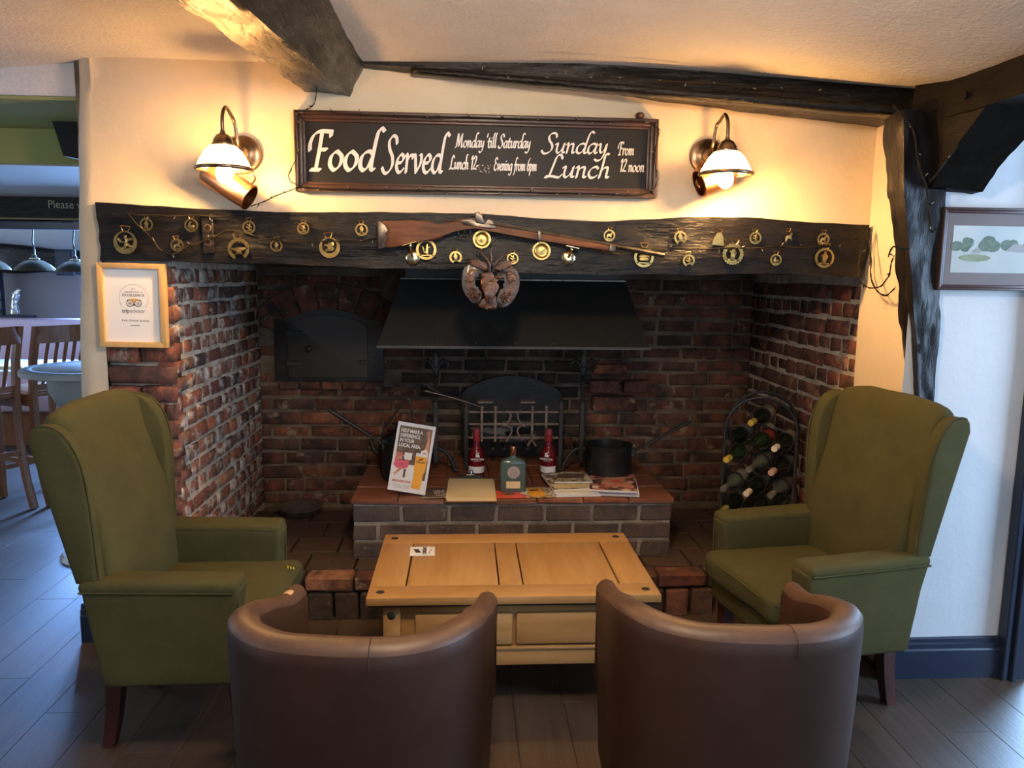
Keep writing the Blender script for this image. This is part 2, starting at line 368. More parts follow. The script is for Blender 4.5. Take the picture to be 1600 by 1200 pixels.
# ceiling
bm = NB(); nx, ny = 70, 60
def cz(x, y):
    t = max(0, min(1, (x-.35)/1.35)); t = t*t*(3-2*t)
    return 2.312 + .010*noise.noise(V((x*1.1, y*1.1, 3))) - .05*max(0, min(1, (-1.35-x)/.5)) - .15*t*max(0, min(1, .25+(3.2-y)/.9))
g = [[bm.verts.new((-3.4+6.6*i/nx, .4+2.85*j/ny, cz(-3.4+6.6*i/nx, .4+2.85*j/ny))) for j in range(ny+1)] for i in range(nx+1)]
for i in range(nx):
    for j in range(ny): bm.faces.new((g[i][j], g[i][j+1], g[i+1][j+1], g[i+1][j]))
tag(build('ceiling', bm, artex, None, 180), kind='structure')

# ---- bar room seen past the pier
bm = NB(); BX(bm, (-2.97, 3.475, 2.25), (3.11, .65, .15), bev=.01, seg=2); tag(build('ceiling_bulkhead', bm, artex), kind='structure')
bm = NB(); BX(bm, (-3.2, 3.80, 2.10), (3.5, .03, .19)); BX(bm, (-3.2, 3.48, 2.168), (3.5, .66, .012)); tag(build('ceiling_step', bm, green_wall), kind='structure')
bm = NB(); BX(bm, (-3.2, 4.62, 2.015), (3.6, 1.62, .03)); tag(build('ceiling_soffit', bm, grey_soffit), kind='structure')
bm = NB(); BX(bm, (-4.0, 6.8, 2.25), (5.2, 2.8, .04)); tag(build('ceiling_far', bm, plaster_white), kind='structure')
fw = quadwall('wall_far', (-6.2, 7.9), (-1.2, 7.9), 0, 2.25, plaster_white, 30, 20, .01)

# ================================================================ BRICKWORK
def brickmesh(L, H, D, mat, seed):
    bm = NB(); BX(bm, (L/2, 0, 0), (L, D, H)); r = random.Random(seed)
    bmesh.ops.bevel(bm, geom=[e for e in bm.edges if all(v.co.y < 0 for v in e.verts)], offset=min(.009, H*.2), segments=1, affect='EDGES')
    for v in bm.verts:
        v.co += V((r.uniform(-1, 1)*.005, r.uniform(-1, 1)*.0035, r.uniform(-1, 1)*.004))
    bmesh.ops.recalc_face_normals(bm, faces=bm.faces)
    for f in bm.faces: f.smooth = True
    me = bpy.data.meshes.new('brick'); bm.to_mesh(me); bm.free(); me.materials.append(mat); return me
_bk = {}
def bset(mat):
    if mat.name not in _bk:
        _bk[mat.name] = {'s': [brickmesh(.215, .062, .07, mat, k) for k in range(6)], 'h': [brickmesh(.10, .062, .07, mat, 50+k) for k in range(5)]}
    return _bk[mat.name]
def courses(root, o, u, nrm, width, z0, z1, mats, skip=None, rows='sh', proud=.008, j=.013, start=0, hsc=1.0):
    """courses of separate bricks on a face: o corner, u along the face, nrm out of it"""
    u = V(u).normalized(); nrm = V(nrm).normalized(); ang = math.atan2(u.y, u.x); inv = wm(root).inverted()
    z = z0; r = start
    pitch = .062*hsc+j
    while z+.03 < z1:
        kind = rows[r % len(rows)]; x = 0; first = True
        h = min(.062*hsc*random.uniform(.94, 1.05), z1-z)
        while x < width-.02:
            kk = kind if kind != 'm' else random.choice('ssh')
            L = {'s': .215, 'h': .10}[kk]; full = L
            if first: L *= .55 if r % 2 else .98
            L *= random.uniform(.93, 1.06); first = False
            if width-x-L < .05: L = width-x-.004
            cx = x+L/2
            if not (skip and skip(cx, z+h/2)):
                mat = mats(cx, z) if callable(mats) else mats
                me = random.choice(bset(mat)[kk]); b = bpy.data.objects.new('brick', me); COL.objects.link(b); b.parent = root
                pos = V(o)+u*x+nrm*(proud-.035+random.uniform(-.004, .004)); pos.z = z+h/2
                b.matrix_local = inv @ Matrix.Translation(pos) @ Matrix.Rotation(ang+random.uniform(-.008, .008), 4, 'Z') @ Matrix.Rotation(random.uniform(-.012, .012), 4, 'Y') @ Matrix.Diagonal((L/full, 1, h/.062, 1))
            x += L+j
        z += h+j; r += 1
# back of the inglenook
bm = NB(); BX(bm, ((JL+JR)/2, BY+.06, .86), (JR-JL+.2, .12, 1.5)); wob(bm, .0, 1)
whb = build('wall_hearth_back', bm, mortar_dark); tag(whb, kind='structure')
def back_skip(u, z):
    x = JL+u
    if -1.085 < x < -.435 and .915 < z < 1.40: return True            # bread oven and its arch
    if -.40 < x < .86 and z > 1.27: return True                        # behind the hood
    if -.52 < x < .98 and z < .47: return True                         # behind the plinth
    return False
def back_mat(u, z):
    x = JL+u; d = math.hypot((x-.22)/1.0, (z-.95)/1.1)
    return brick_soot if d < .50+random.uniform(-.07, .07) else brick_dull if z > .98 or x > .5 else random.choice((brick_dull, brick_red, brick_dull))
courses(whb, (JL, BY, 0), (1, 0, 0), (0, -1, 0), JR-JL, HZ, 1.54, back_mat, back_skip, 'sm', hsc=1.06)
# voussoirs over the bread oven, brick sill under it
ocx, ocz, orad = -.76, .90, .42
for k in range(7):
    a0 = math.radians(136-k*13.2); a1 = a0-math.radians(12.4)
    poly = [(ocx+math.cos(a)*r*1.02, ocz+math.sin(a)*r) for a, r in ((a0, orad+.005), (a0, orad+.155), (a1, orad+.155), (a1, orad+.005))]
    bm = NB(); PRISM(bm, poly, -.01, .018+.006*(k % 2), FRONT((0, BY, 0)), bev=.006); build('arch_brick', bm, brick_dull, whb, 0, True)
for k in range(5):
    bm = NB(); BX(bm, (-.985+k*.118, BY-.012, .895), (.108, .05, .045), bev=.006); build('sill_brick', bm, brick_dull, whb, 0, True)
# broken niche on the right with three bricks bedded in it
for (x, z, L, h) in ((.80, .90, .17, .075), (.99, .90, .15, .07), (.83, 1.0, .2, .06), (.86, .80, .25, .085)):
    bm = NB(); BX(bm, (x, BY-.03, z), (L, .09, h), bev=.016, seg=2); wob(bm, .008, 14, seed=int(x*100)); build('niche_brick', bm, brick_red, whb, 40, True)
# left cheek with the front face of its jamb
bm = NB(); BX(bm, ((JL-1.41)/2, (WY+BY)/2+.02, .80), (JL+1.41, BY-WY-.03, 1.56))
whl = build('wall_hearth_left', bm, mortar); tag(whl, kind='structure')
courses(whl, (JL, WY+.01, 0), (0, 1, 0), (1, 0, 0), BY-WY-.02, .0, 1.56, lambda u, z: brick_lime if u < .75 or z < .9 else random.choice((brick_lime, brick_dull)), lambda u, z: z < HZ-.02 and u > .12, 'hm', hsc=.98)
courses(whl, (-1.405, WY+.005, 0), (1, 0, 0), (0, -1, 0), .262, .0, 1.56, brick_red, None, 'ms', hsc=1.06)
# right cheek
bm = NB(); BX(bm, (JR+.07, (WY+BY)/2+.03, .80), (.14, BY-WY-.05, 1.56))
whr = build('wall_hearth_right', bm, mortar); tag(whr, kind='structure')
courses(whr, (JR, BY-.01, 0), (0, -1, 0), (-1, 0, 0), BY-WY-.05, HZ, 1.53, lambda u, z: brick_red if u > .7 else brick_dull, None, 'sh', hsc=1.04)
# raised hearth: brick edge, paved top
bm = NB(); BX(bm, ((JL+JR)/2, (HY+BY)/2+.03, HZ/2-.012), (JR-JL, BY-HY-.06, HZ-.024))
hea = build('floor_hearth', bm, mortar_dark); tag(hea, kind='structure'); hi = wm(hea).inverted()
def piece(name, root, c, s, mat, bev=.005, rz=0):
    bm = NB(); BX(bm, (0, 0, 0), s, bev=bev)
    for v in bm.verts: v.co += V((random.uniform(-1, 1), random.uniform(-1, 1), random.uniform(-1, 1)))*.003
    o = build(name, bm, mat, root); 
    bpy.data.objects[o.name].matrix_local = wm(root).inverted() @ Matrix.Translation(c) @ Matrix.Rotation(rz, 4, 'Z'); return o
x = JL+.06
while x < JR-.05:      # soldier bricks of the riser, headers of the nosing
    wd = random.uniform(.098, .106); piece('brick', hea, V((x, HY+.02, .062)), (wd, .05, .13), random.choice((brick_soot, brick_dull)), .007); x += wd+.012
x = JL+.12
while x < JR-.05:
    wd = random.uniform(.205, .22); piece('nosing_brick', hea, V((x, HY+.045, .168)), (wd, .105, .062), random.choice((brick_red, brick_dull)), .008); x += wd+.013
yy = HY+.21; r = 0
while yy < BY-.03:
    x = JL+.10-(.11 if r % 2 else 0)
    while x < JR:
        if not (-.54 < x-.05 and x+.05 < 1.0 and yy > 3.55):
            piece('paver', hea, V((x, yy, HZ-.012)), (.212, .212, .024), paver, .003)
        x += .222
    yy += .222; r += 1
# plinth under the fire basket: three courses and a tiled top
PX0, PX1, PY = -.515, .985, 3.475
bm = NB(); BX(bm, ((PX0+PX1)/2, (PY+BY)/2-.012, (HZ+.47)/2), (PX1-PX0-.012, BY-PY-.036, .265))
pli = build('trim_plinth', bm, mortar_grey); tag(pli, kind='structure')
zc = HZ+.005
for r in range(3):
    x = PX0
    while x < PX1-.02:
        L = .215*random.uniform(.97, 1.03) if not (x == PX0 and r % 2) else .11
        if PX1-x-L < .06: L = PX1-x
        piece('brick', pli, V((x+L/2, PY+.045, zc+.038)), (L-.004, .09, .074), brick_grey, .006); x += L+.011
    y = PY+.2
    while y < BY-.1:
        piece('brick', pli, V((PX1-.035, y, zc+.038)), (.075, .205, .074), brick_grey, .006); piece('brick', pli, V((PX0+.035, y, zc+.038)), (.075, .205, .074), brick_grey, .006); y += .222
    zc += .087
y = PY-.012; r = 0
while y < BY-.06:
    x = PX0-.008; wd = (PX1-PX0+.016)/7
    for k in range(7):
        piece('tile', pli, V((x+wd*(k+.5), y+.11, .478)), (wd-.004, .214, .022), tile_red, .003)
    y += .217; r += 1

# ================================================================ TIMBERS
tops = [(150, 317), (290, 326), (430, 333), (600, 331), (740, 333), (860, 340), (950, 345), (1080, 338), (1160, 340), (1260, 348), (1358, 352)]
bots = [(156, 407), (290, 407), (430, 414), (600, 420), (740, 422), (860, 427), (950, 428), (1080, 430), (1160, 427), (1260, 430), (1346, 432)]
secs = []
for a, b in zip(tops, bots):
    p = at(*a, 3.068); q = at(*b, 3.068)
    secs.append([(q.x, 3.068, q.z), (q.x, 3.42, q.z+.01), (p.x, 3.42, p.z), (p.x, 3.068, p.z)])
bm = NB(); LOFT(bm, secs, 150, 8); wob(bm, .010, 5, (.5, 2, 2)); wob(bm, .006, 14, (.3, 2.4, 2.4), 3)
man = build('mantel_beam', bm, black_oak, None, 50)
tag(man, 'long black-painted oak mantel beam over the fireplace, hung with horse brasses', 'beam')
for pxx, pyy in ((325, 356), (326, 379)):        # old mortise with two peg holes
    p = at(pxx, pyy, 3.057); bm = NB(); LATHE(bm, [(.016, 0), (.016, -.006), (.010, -.008), (.010, .012), (0, .012)], 14, p, (0, 1, 0)); build('peg_hole', bm, gap_dark, man, 60, True)
p0 = at(315, 333, 3.057); p1 = at(315, 398, 3.057)
bm = NB(); BX(bm, ((p0.x+p1.x)/2+.024, 3.056, (p0.z+p1.z)/2), (.044, .010, .15), bev=.003); wob(bm, .002, 30); build('mortise_patch', bm, black_oak, man, 40, True)

# ceiling beam coming towards the room from above the sign
A = [(-.608, 3.10, 2.205), (-.440, 3.10, 2.19), (-.385, 3.10, 2.33), (-.62, 3.10, 2.34)]
Bm = [(-.70, 2.0, 2.175), (-.545, 2.0, 2.165), (-.39, 2.35, 2.33), (-.70, 2.0, 2.34)]
Cc = [(-.77, 1.2, 2.16), (-.61, 1.2, 2.15), (-.40, 1.2, 2.33), (-.77, 1.2, 2.34)]
bm = NB(); LOFT(bm, [A, Bm, Cc], 70, 7); wob(bm, .012, 4, (2, .6, 2)); wob(bm, .006, 16, (2, .4, 2), 5)
cbm = build('ceiling_beam', bm, M('black_painted_oak_deep', (.007, .006, .005), (.016, .012, .008), 7, .22, bump=.6, bsc=16, st=(2.2, .4, 2.2), r2=.36, c3=(.035, .024, .014), sc3=5, ramp3=(.6, .75), spec=.42), None, 45)
tag(cbm, 'black ceiling beam whose near end runs out above the sign board, underside lit gold', 'beam')
# rail along the top of the wall
W = [[(-.42, 3.045, 2.300), (-.42, 3.16, 2.300), (-.42, 3.16, 2.33), (-.42, 3.045, 2.33)],
     [(.10, 3.0, 2.272), (.10, 3.16, 2.283), (.10, 3.16, 2.33), (.10, 3.0, 2.325)],
     [(.78, 2.93, 2.20), (.78, 3.16, 2.206), (.78, 3.16, 2.33), (.78, 2.96, 2.318)],
     [(1.74, 2.80, 2.105), (1.74, 3.16, 2.125), (1.74, 3.16, 2.30), (1.74, 2.84, 2.27)]]
bm = NB(); LOFT(bm, W, 110, 7); wob(bm, .009, 5, (.5, 2, 2)); wob(bm, .004, 15, (.4, 2, 2), 4)
rail = build('wall_plate_beam', bm, black_oak, None, 50)
tag(rail, 'long black timber along the top of the wall, thickening towards the post', 'beam')
bm = NB(); LOFT(bm, [[(-.2, 3.02, 2.27), (-.2, 3.10, 2.27), (-.2, 3.10, 2.285), (-.2, 3.02, 2.285)], [(1.70, 2.775, 2.10), (1.70, 2.83, 2.10), (1.70, 2.83, 2.135), (1.70, 2.775, 2.135)]], 60, 2); wob(bm, .004, 9, (.4, 2, 2)); build('lower_fillet', bm, black_oak, rail, 180, True)
# post
PYF = 2.645
lft = [(1384, 175), (1387, 300), (1394, 390), (1402, 470), (1409, 540), (1413, 640), (1390, 860), (1370, 1050)]
mid = [(1413, 175), (1412, 300), (1421, 390), (1428, 470), (1432, 540), (1436, 640), (1410, 860), (1385, 1050)]
rgt = [(1478, 175), (1478, 300), (1475, 390), (1475, 470), (1472, 540), (1462, 640), (1428, 860), (1398, 1050)]
secs = []
for a, b, c in zip(lft, mid, rgt):
    pm = at(*b, PYF); pr = at(*c, PYF); pl = at(*a, PYF+.13)
    secs.append([(pl.x, PYF+.13, pm.z), (pm.x, PYF, pm.z), (pr.x, PYF+.015, pm.z), (pr.x+.01, PYF+.16, pm.z)])
secs.append([(p[0], p[1], .002) for p in secs[-1]])
bm = NB(); LOFT(bm, secs, 110, 7); wob(bm, .016, 4, (2, 2, .8)); wob(bm, .008, 13, (2, 2, .5), 6)
post = build('timber_post', bm, black_oak_v, None, 50)
tag(post, 'rough black timber post to the right of the fireplace, its front face bluish', 'post')
# tie beam coming forward from the head of the post, with its solid knee
bm = NB(); LOFT(bm, [[(1.585, 2.74, 2.06), (1.80, 2.74, 2.06), (1.80, 2.74, 2.26), (1.585, 2.74, 2.26)], [(1.585, 2.2, 2.055), (1.80, 2.2, 2.055), (1.80, 2.2, 2.24), (1.585, 2.2, 2.24)], [(1.585, 1.0, 2.03), (1.80, 1.0, 2.03), (1.80, 1.0, 2.24), (1.585, 1.0, 2.24)]], 60, 7); wob(bm, .009, 5, (2, .6, 2)); wob(bm, .004, 15, seed=3)
tie = build('tie_beam', bm, matte_oak, None, 45); tag(tie, 'dark tie beam coming forward from the head of the post under the ceiling', 'beam')
bm = NB(); LATHE(bm, [(.013, 0), (.015, .008), (0, .010)], 10, (1.578, 2.44, 2.105), (-1, 0, 0)); build('peg', bm, matte_oak, tie, 60, True)
q0, q1, q2, q3 = at(1455, 286, 2.635), at(1533, 300, 2.635), at(1544, 168, 2.34), at(1618, 205, 2.34)
bm = NB()
LOFT(bm, [[(q0.x+.02, 2.72, q0.z-.025), (q0.x, 2.625, q0.z-.015), (q1.x, 2.63, q1.z), (q1.x, 2.72, q1.z)], [(q0.x+.01, 2.70, q0.z+.06), (q0.x-.004, 2.565, q0.z+.06), (q1.x, 2.56, q1.z+.07), (q1.x, 2.70, q1.z+.07)], [(1.59, 2.72, 2.07), (1.588, 2.33, 2.07), (1.79, 2.31, 2.07), (1.79, 2.72, 2.07)]], 34, 7)
wob(bm, .005, 6, (2, 2, 1)); wob(bm, .003, 15, seed=8)
br_ = build('brace', bm, matte_oak, None, 45); tag(br_, 'dark knee brace between post and tie beam, its sloping face blue in the daylight', 'brace')
# ================================================================ SIGN BOARD
SY = 3.052
sx0, sx1, sz0, sz1 = -.648, .749, 1.831, 2.131
sign = thing('sign_board', 'long black chalkboard sign with white lettering in a dark brown frame above the mantel', 'sign', ((sx0+sx1)/2, WY-.005, sz0))
def mitre(bm, x0, x1, z0, z1, w_, side, y0, y1, bev=.004):
    P = {'b': [(x0, z0), (x1, z0), (x1-w_, z0+w_), (x0+w_, z0+w_)], 't': [(x0+w_, z1-w_), (x1-w_, z1-w_), (x1, z1), (x0, z1)],
         'l': [(x0, z0), (x0+w_, z0+w_), (x0+w_, z1-w_), (x0, z1)], 'r': [(x1-w_, z0+w_), (x1, z0), (x1, z1), (x1-w_, z1-w_)]}[side]
    PRISM(bm, P, y0, y1, FRONT((0, WY, 0)), bev=bev)
for s in 'btlr':
    bm = NB(); mitre(bm, sx0, sx1, sz0, sz1, .014, s, .0, .050); mitre(bm, sx0+.012, sx1-.012, sz0+.012, sz1-.012, .017, s, .0, .040, .006); mitre(bm, sx0+.027, sx1-.027, sz0+.027, sz1-.027, .011, s, .0, .030, .003)
    build('frame_rail', bm, frame_wood, sign, 30, True)
bm = NB(); BX(bm, ((sx0+sx1)/2, WY-.010, (sz0+sz1)/2), (sx1-sx0-.06, .016, sz1-sz0-.06)); build('board', bm, board_black, sign, 0, True)
# broad-nib script: every stroke is swept by a slanted pen
G = {
'F': (.62, [[(-.04, .5), (-.05, .7), (.06, .92), (.28, 1.0), (.62, .99)], [(.30, .98), (.27, .5), (.22, .0)], [(.28, .52), (.50, .53)], [(.60, 1.0), (.60, .88)], [(.06, .0), (.36, .0)]]),
'o': (.50, [[(.24, .49), (.08, .38), (.05, .15), (.2, .0), (.38, .12), (.41, .35), (.24, .49)]]),
'd': (.54, [[(.42, .44), (.28, .5), (.09, .38), (.05, .13), (.17, .0), (.32, .1), (.42, .34)], [(.72, 1.03), (.62, 1.1), (.52, .98), (.45, .5), (.42, .06), (.52, .03)]]),
'S': (.58, [[(.56, .80), (.50, .97), (.34, 1.0), (.2, .86), (.24, .64), (.4, .42), (.42, .18), (.26, .0), (.08, -.02), (-.04, .12)]]),
'e': (.42, [[(.06, .26), (.26, .28), (.35, .4), (.26, .5), (.10, .4), (.04, .18), (.14, .01), (.28, .02), (.37, .1)]]),
'r': (.38, [[(.0, .44), (.09, .48), (.09, .0)], [(.09, .3), (.2, .45), (.34, .48), (.36, .40)]]),
'v': (.46, [[(-.02, .45), (.08, .48), (.14, .2), (.18, .0)], [(.18, .0), (.36, .25), (.38, .46), (.32, .5)]]),
'M': (.86, [[(-.04, .0), (.06, .1), (.16, .95)], [(.14, .98), (.22, .9), (.34, .08)], [(.34, .08), (.52, .7), (.66, 1.0)], [(.64, .98), (.64, .4), (.68, .03), (.78, .04)]]),
'n': (.48, [[(.0, .44), (.09, .48), (.08, .0)], [(.08, .28), (.2, .45), (.32, .46), (.33, .2), (.34, .04), (.43, .04)]]),
'm': (.74, [[(.0, .44), (.09, .48), (.08, .0)], [(.08, .28), (.2, .45), (.31, .46), (.32, .2), (.32, .0)], [(.32, .28), (.44, .45), (.56, .46), (.57, .2), (.58, .04), (.67, .04)]]),
'a': (.50, [[(.40, .44), (.26, .5), (.08, .38), (.05, .12), (.16, .0), (.3, .12), (.4, .36)], [(.41, .49), (.38, .12), (.40, .03), (.48, .04)]]),
'y': (.46, [[(.0, .44), (.09, .47), (.11, .16), (.2, .05), (.32, .2), (.38, .48)], [(.38, .48), (.36, .05), (.24, -.28), (.06, -.36), (-.06, -.28)]]),
't': (.34, [[(.16, .72), (.12, .3), (.14, .05), (.24, .0), (.32, .07)], [(.0, .46), (.30, .48)]]),
'i': (.24, [[(.0, .44), (.09, .48), (.08, .08), (.18, .03)], [(.10, .70), (.13, .73)]]),
'l': (.24, [[(.22, 1.05), (.12, 1.02), (.09, .5), (.09, .06), (.18, .03)]]),
'u': (.50, [[(.0, .44), (.09, .47), (.08, .14), (.17, .01), (.3, .14), (.38, .36)], [(.39, .49), (.37, .08), (.47, .04)]]),
'L': (.60, [[(.50, .84), (.42, 1.0), (.28, .94), (.2, .5), (.12, .06), (-.02, .0)], [(.0, .04), (.24, .05), (.5, .0), (.58, .12)]]),
'c': (.40, [[(.36, .41), (.27, .5), (.10, .4), (.04, .18), (.14, .01), (.27, .02), (.36, .1)]]),
'h': (.48, [[(.26, 1.06), (.14, 1.03), (.11, .5), (.07, .0)], [(.09, .28), (.2, .45), (.32, .46), (.33, .2), (.34, .04), (.43, .04)]]),
'1': (.30, [[(.04, .78), (.17, .97), (.15, .0)]]),
'2': (.46, [[(.05, .76), (.14, .95), (.3, .96), (.36, .78), (.22, .38), (.02, .04)], [(.02, .04), (.25, .06), (.42, .02)]]),
'E': (.56, [[(.52, .86), (.38, 1.0), (.18, .9), (.2, .64), (.36, .54)], [(.36, .54), (.12, .46), (.05, .2), (.18, .0), (.38, .03), (.5, .16)]]),
'g': (.50, [[(.40, .44), (.26, .5), (.08, .38), (.06, .14), (.17, .02), (.3, .12), (.4, .36)], [(.42, .49), (.38, .0), (.28, -.3), (.08, -.36), (-.04, -.28)]]),
'f': (.36, [[(.52, .95), (.42, 1.02), (.30, .9), (.2, .3), (.12, -.2), (-.02, -.34)], [(.04, .46), (.38, .48)]]),
'6': (.44, [[(.40, .96), (.2, .78), (.05, .3), (.16, .01), (.33, .08), (.37, .34), (.24, .5), (.08, .34)]]),
'p': (.50, [[(.0, .44), (.10, .48), (.06, -.36)], [(.09, .3), (.24, .49), (.40, .38), (.37, .12), (.22, .0), (.08, .08)]]),
"'": (.14, [[(.08, 1.02), (.03, .78)]]), '-': (.26, [[(.0, .24), (.17, .26)]]), ' ': (.28, [])}
def script(name, s, px0, px1, pyb, cap, nib=.105, root=sign, pyb1=None):
    a = at(px0, pyb, SY+.028); b = at(px1, pyb1 if pyb1 else pyb+(px1-px0)*.013, SY+.028)
    h = cap*2.52e-3; wtot = sum(G[ch][0] for ch in s)
    sx = (b.x-a.x)/wtot; bm = NB(); x = 0; nseg = 0
    un = V((math.cos(.75), math.sin(.75)))
    for ch in s:
        wd, strokes = G[ch]
        for st in strokes:
            P = [p.to_2d() for p in cr([(q[0], q[1], 0) for q in st], 6)]
            Q = [V((a.x+(x+p.x+.17*(p.y-.4))*sx, a.z+(b.z-a.z)*x/wtot+p.y*h)) for p in P]
            nx_ = V((un.x*nib*min(h, sx*1.25)/2, un.y*nib*h/2)); th = V((-un.y, un.x))*nib*h*.16
            for i in range(len(Q)-1):
                hull = []
                for q in (Q[i], Q[i+1]):
                    for s1 in (-1, 1):
                        for s2 in (-1, 1): hull.append(q+nx_*s1+th*s2)
                pts = sorted((round(p.x, 7), round(p.y, 7)) for p in hull)
                def half(ps):
                    o = []
                    for p in ps:
                        while len(o) > 1 and (o[-1][0]-o[-2][0])*(p[1]-o[-2][1])-(o[-1][1]-o[-2][1])*(p[0]-o[-2][0]) <= 0: o.pop()
                        o.append(p)
                    return o
                hl = half(pts)[:-1]+half(pts[::-1])[:-1]
                if len(hl) > 2: bm.faces.new([bm.verts.new((p[0], SY+.028-.00003*(nseg % 47), p[1])) for p in hl]); nseg += 1
        x += wd
    build(name, bm, paint_white, root, 0, True)
script('lettering', 'Food', 486, 588, 265, 57, .115)
script('lettering', 'Served', 600, 693, 269, 54, .105)
script('lettering', "Monday 'till Saturday", 713, 829, 230, 20, .135)
script('lettering', 'Lunch 12-', 703, 748, 264, 20, .14)
script('lettering', 'Evening from 6pm', 772, 839, 266, 19, .14)
script('lettering', 'Sunday', 849, 950, 239, 30, .115)
script('lettering', 'Lunch', 855, 955, 277, 34, .115)
script('lettering', 'From', 966, 991, 242, 19, .13)
script('lettering', '12 noon', 969, 1007, 268, 19, .13)
bm = NB(); r = random.Random(4)      # remains of a rubbed-out hour
for k in range(34):
    q = at(744+r.random()*22, 256+r.random()*12+(k % 3)*1.5, SY+.028); e = r.uniform(.0008, .0022); FLAT(bm, circ(e, 5), 0, FRONT(q))
build('rubbed_out_lettering', bm, paint_white, sign, 0, True)
bm = NB(); q = at(1000, 182, 3.07); LATHE(bm, [(0, .0), (.010, .0), (.011, .006), (.017, .012), (.018, .020), (.013, .027), (0, .029)], 18, (q.x, 3.075, sz1-.002)); build('wooden_knob', bm, carved, sign, 60, True)

# ================================================================ WALL LAMPS
shade_glass = bpy.data.materials.new('prismatic_glass'); shade_glass.use_nodes = True
nt = shade_glass.node_tree; b_ = nt.nodes['Principled BSDF']; b_.inputs['Base Color'].default_value = (.95, .88, .74, 1); b_.inputs['Roughness'].default_value = .25
tl = nt.nodes.new('ShaderNodeBsdfTranslucent'); tl.inputs[0].default_value = (1, .93, .78, 1)
tp = nt.nodes.new('ShaderNodeBsdfTransparent'); tp.inputs[0].default_value = (1, .9, .72, 1)
m1 = nt.nodes.new('ShaderNodeMixShader'); m1.inputs[0].default_value = .55; m2 = nt.nodes.new('ShaderNodeMixShader'); m2.inputs[0].default_value = .36
nt.links.new(b_.outputs[0], m1.inputs[1]); nt.links.new(tl.outputs[0], m1.inputs[2]); nt.links.new(m1.outputs[0], m2.inputs[1]); nt.links.new(tp.outputs[0], m2.inputs[2]); nt.links.new(m2.outputs[0], nt.nodes['Material Output'].inputs[0])
BULB = EMIT('lit_bulb', (1, .56, .20), 640)
def wall_lamp(pl, sh, label, side):
    P = at(*pl, WY-.02); S = at(*sh, 2.90)
    t = thing('wall_lamp', label, 'lamp', (P.x, WY-.004, P.z-.06))
    bm = NB(); LATHE(bm, [(.0, -.022), (.025, -.022), (.032, -.016), (.044, -.014), (.050, -.008), (.066, -.006), (.069, .0), (.069, .012), (0, .012)], 40, (P.x, WY-.012, P.z), (0, 1, 0)); build('back_plate', bm, bronze, t, 40, True)
    top = V((S.x, S.y, S.z+.215))
    path = cr([(P.x, WY-.03, P.z), (P.x, WY-.075, P.z+.03), (P.x+(S.x-P.x)*.3, WY-.095, P.z+.10), (P.x+(S.x-P.x)*.55, WY-.125, top.z-.012), (P.x+(S.x-P.x)*.8, S.y+.035, top.z+.004), (S.x, S.y+.004, top.z-.03), (S.x, S.y, S.z+.118)], 7)
    bm = NB(); TUBE(bm, path, .0065, 10); build('swan_neck_arm', bm, bronze, t, 60, True)
    bm = NB(); TUBE(bm, cr([(P.x, WY-.03, P.z-.02), (P.x+(S.x-P.x)*.4, WY-.10, P.z-.055), (S.x+.09*side, S.y+.06, S.z-.02), (S.x+.088*side, S.y+.03, S.z-.05)], 6), .0035, 8); build('stay', bm, bronze, t, 60, True)
    bm = NB(); LATHE(bm, [(0, .132), (.008, .132), (.010, .122), (.024, .114), (.034, .098), (.036, .086), (.040, .084), (.040, .078), (.030, .076), (0, .078)], 28, S); lh = build('lamp_holder', bm, bronze, t, 40, True)
    for k in range(3):
        a = k*2.09+.5; bm = NB(); d = V((math.cos(a), math.sin(a), 0)); TUBE(bm, [S+d*.036+V((0, 0, .081)), S+d*.048+V((0, 0, .081))], .0022, 6); build('thumb_screw', bm, bronze, lh, 60, True)
    bm = NB(); LATHE(bm, [(.033, .080), (.046, .076), (.062, .060), (.077, .035), (.088, .012), (.093, .0)], 72, S, rib=.022); gs = build('glass_shade', bm, shade_glass, t, 0, True)
    bm = NB(); TUBE(bm, [(S.x+.0955*math.cos(a), S.y+.0955*math.sin(a), S.z-.002) for a in (2*PI*k/40 for k in range(40))], .0072, 8, closed=True); build('shade_rim', bm, bronze, gs, 60, True)
    bm = NB(); LATHE(bm, [(.013, .076), (.013, .030), (0, .030)], 16, S); sk = build('bulb_socket', bm, paper_white, t, 40, True)
    bm = NB(); LATHE(bm, [(.012, .032), (.020, .014), (.028, -.010), (.029, -.026), (.022, -.044), (.010, -.053), (0, -.055)], 24, S); o = build('bulb', bm, BULB, sk, 180, True)
    return t
wall_lamp((379, 240), (350, 263), 'swan-neck wall lamp lit left of the sign board, ribbed glass shade', -1 if False else 1)
wall_lamp((1106, 244), (1134, 271), 'swan-neck wall lamp lit right of the sign board, ribbed glass shade', -1)
def can(name, a, b, r, label, m):
    a, b = V(a), V(b); t = thing(name, label, 'spotlight', (a.x, WY-.004, min(a.z, b.z)))
    L = (b-a).length; d = (b-a)/L
    bm = NB(); LATHE(bm, [(0, 0), (r*.9, 0), (r, .006), (r, L), (r*.93, L), (r*.93, .05), (0, .05)], 36, a, d); cn = build('can', bm, m, t, 40, True)
    bm = NB(); LATHE(bm, [(r+.002, L-.006), (r+.0035, L-.003), (r+.002, L), (r*.95, L+.001)], 36, a, d); build('rim', bm, m, cn, 60, True)
    mid_ = a.lerp(b, .45); bm = NB(); LATHE(bm, [(0, 0), (.028, 0), (.03, .01), (0, .012)], 20, (mid_.x, WY-.005, mid_.z), (0, -1, 0)); TUBE(bm, [(mid_.x, WY-.01, mid_.z), mid_], .008, 8); build('wall_bracket', bm, m, t, 40, True)
ca = at(322, 268, 3.0); cb = at(391, 309, 2.985)
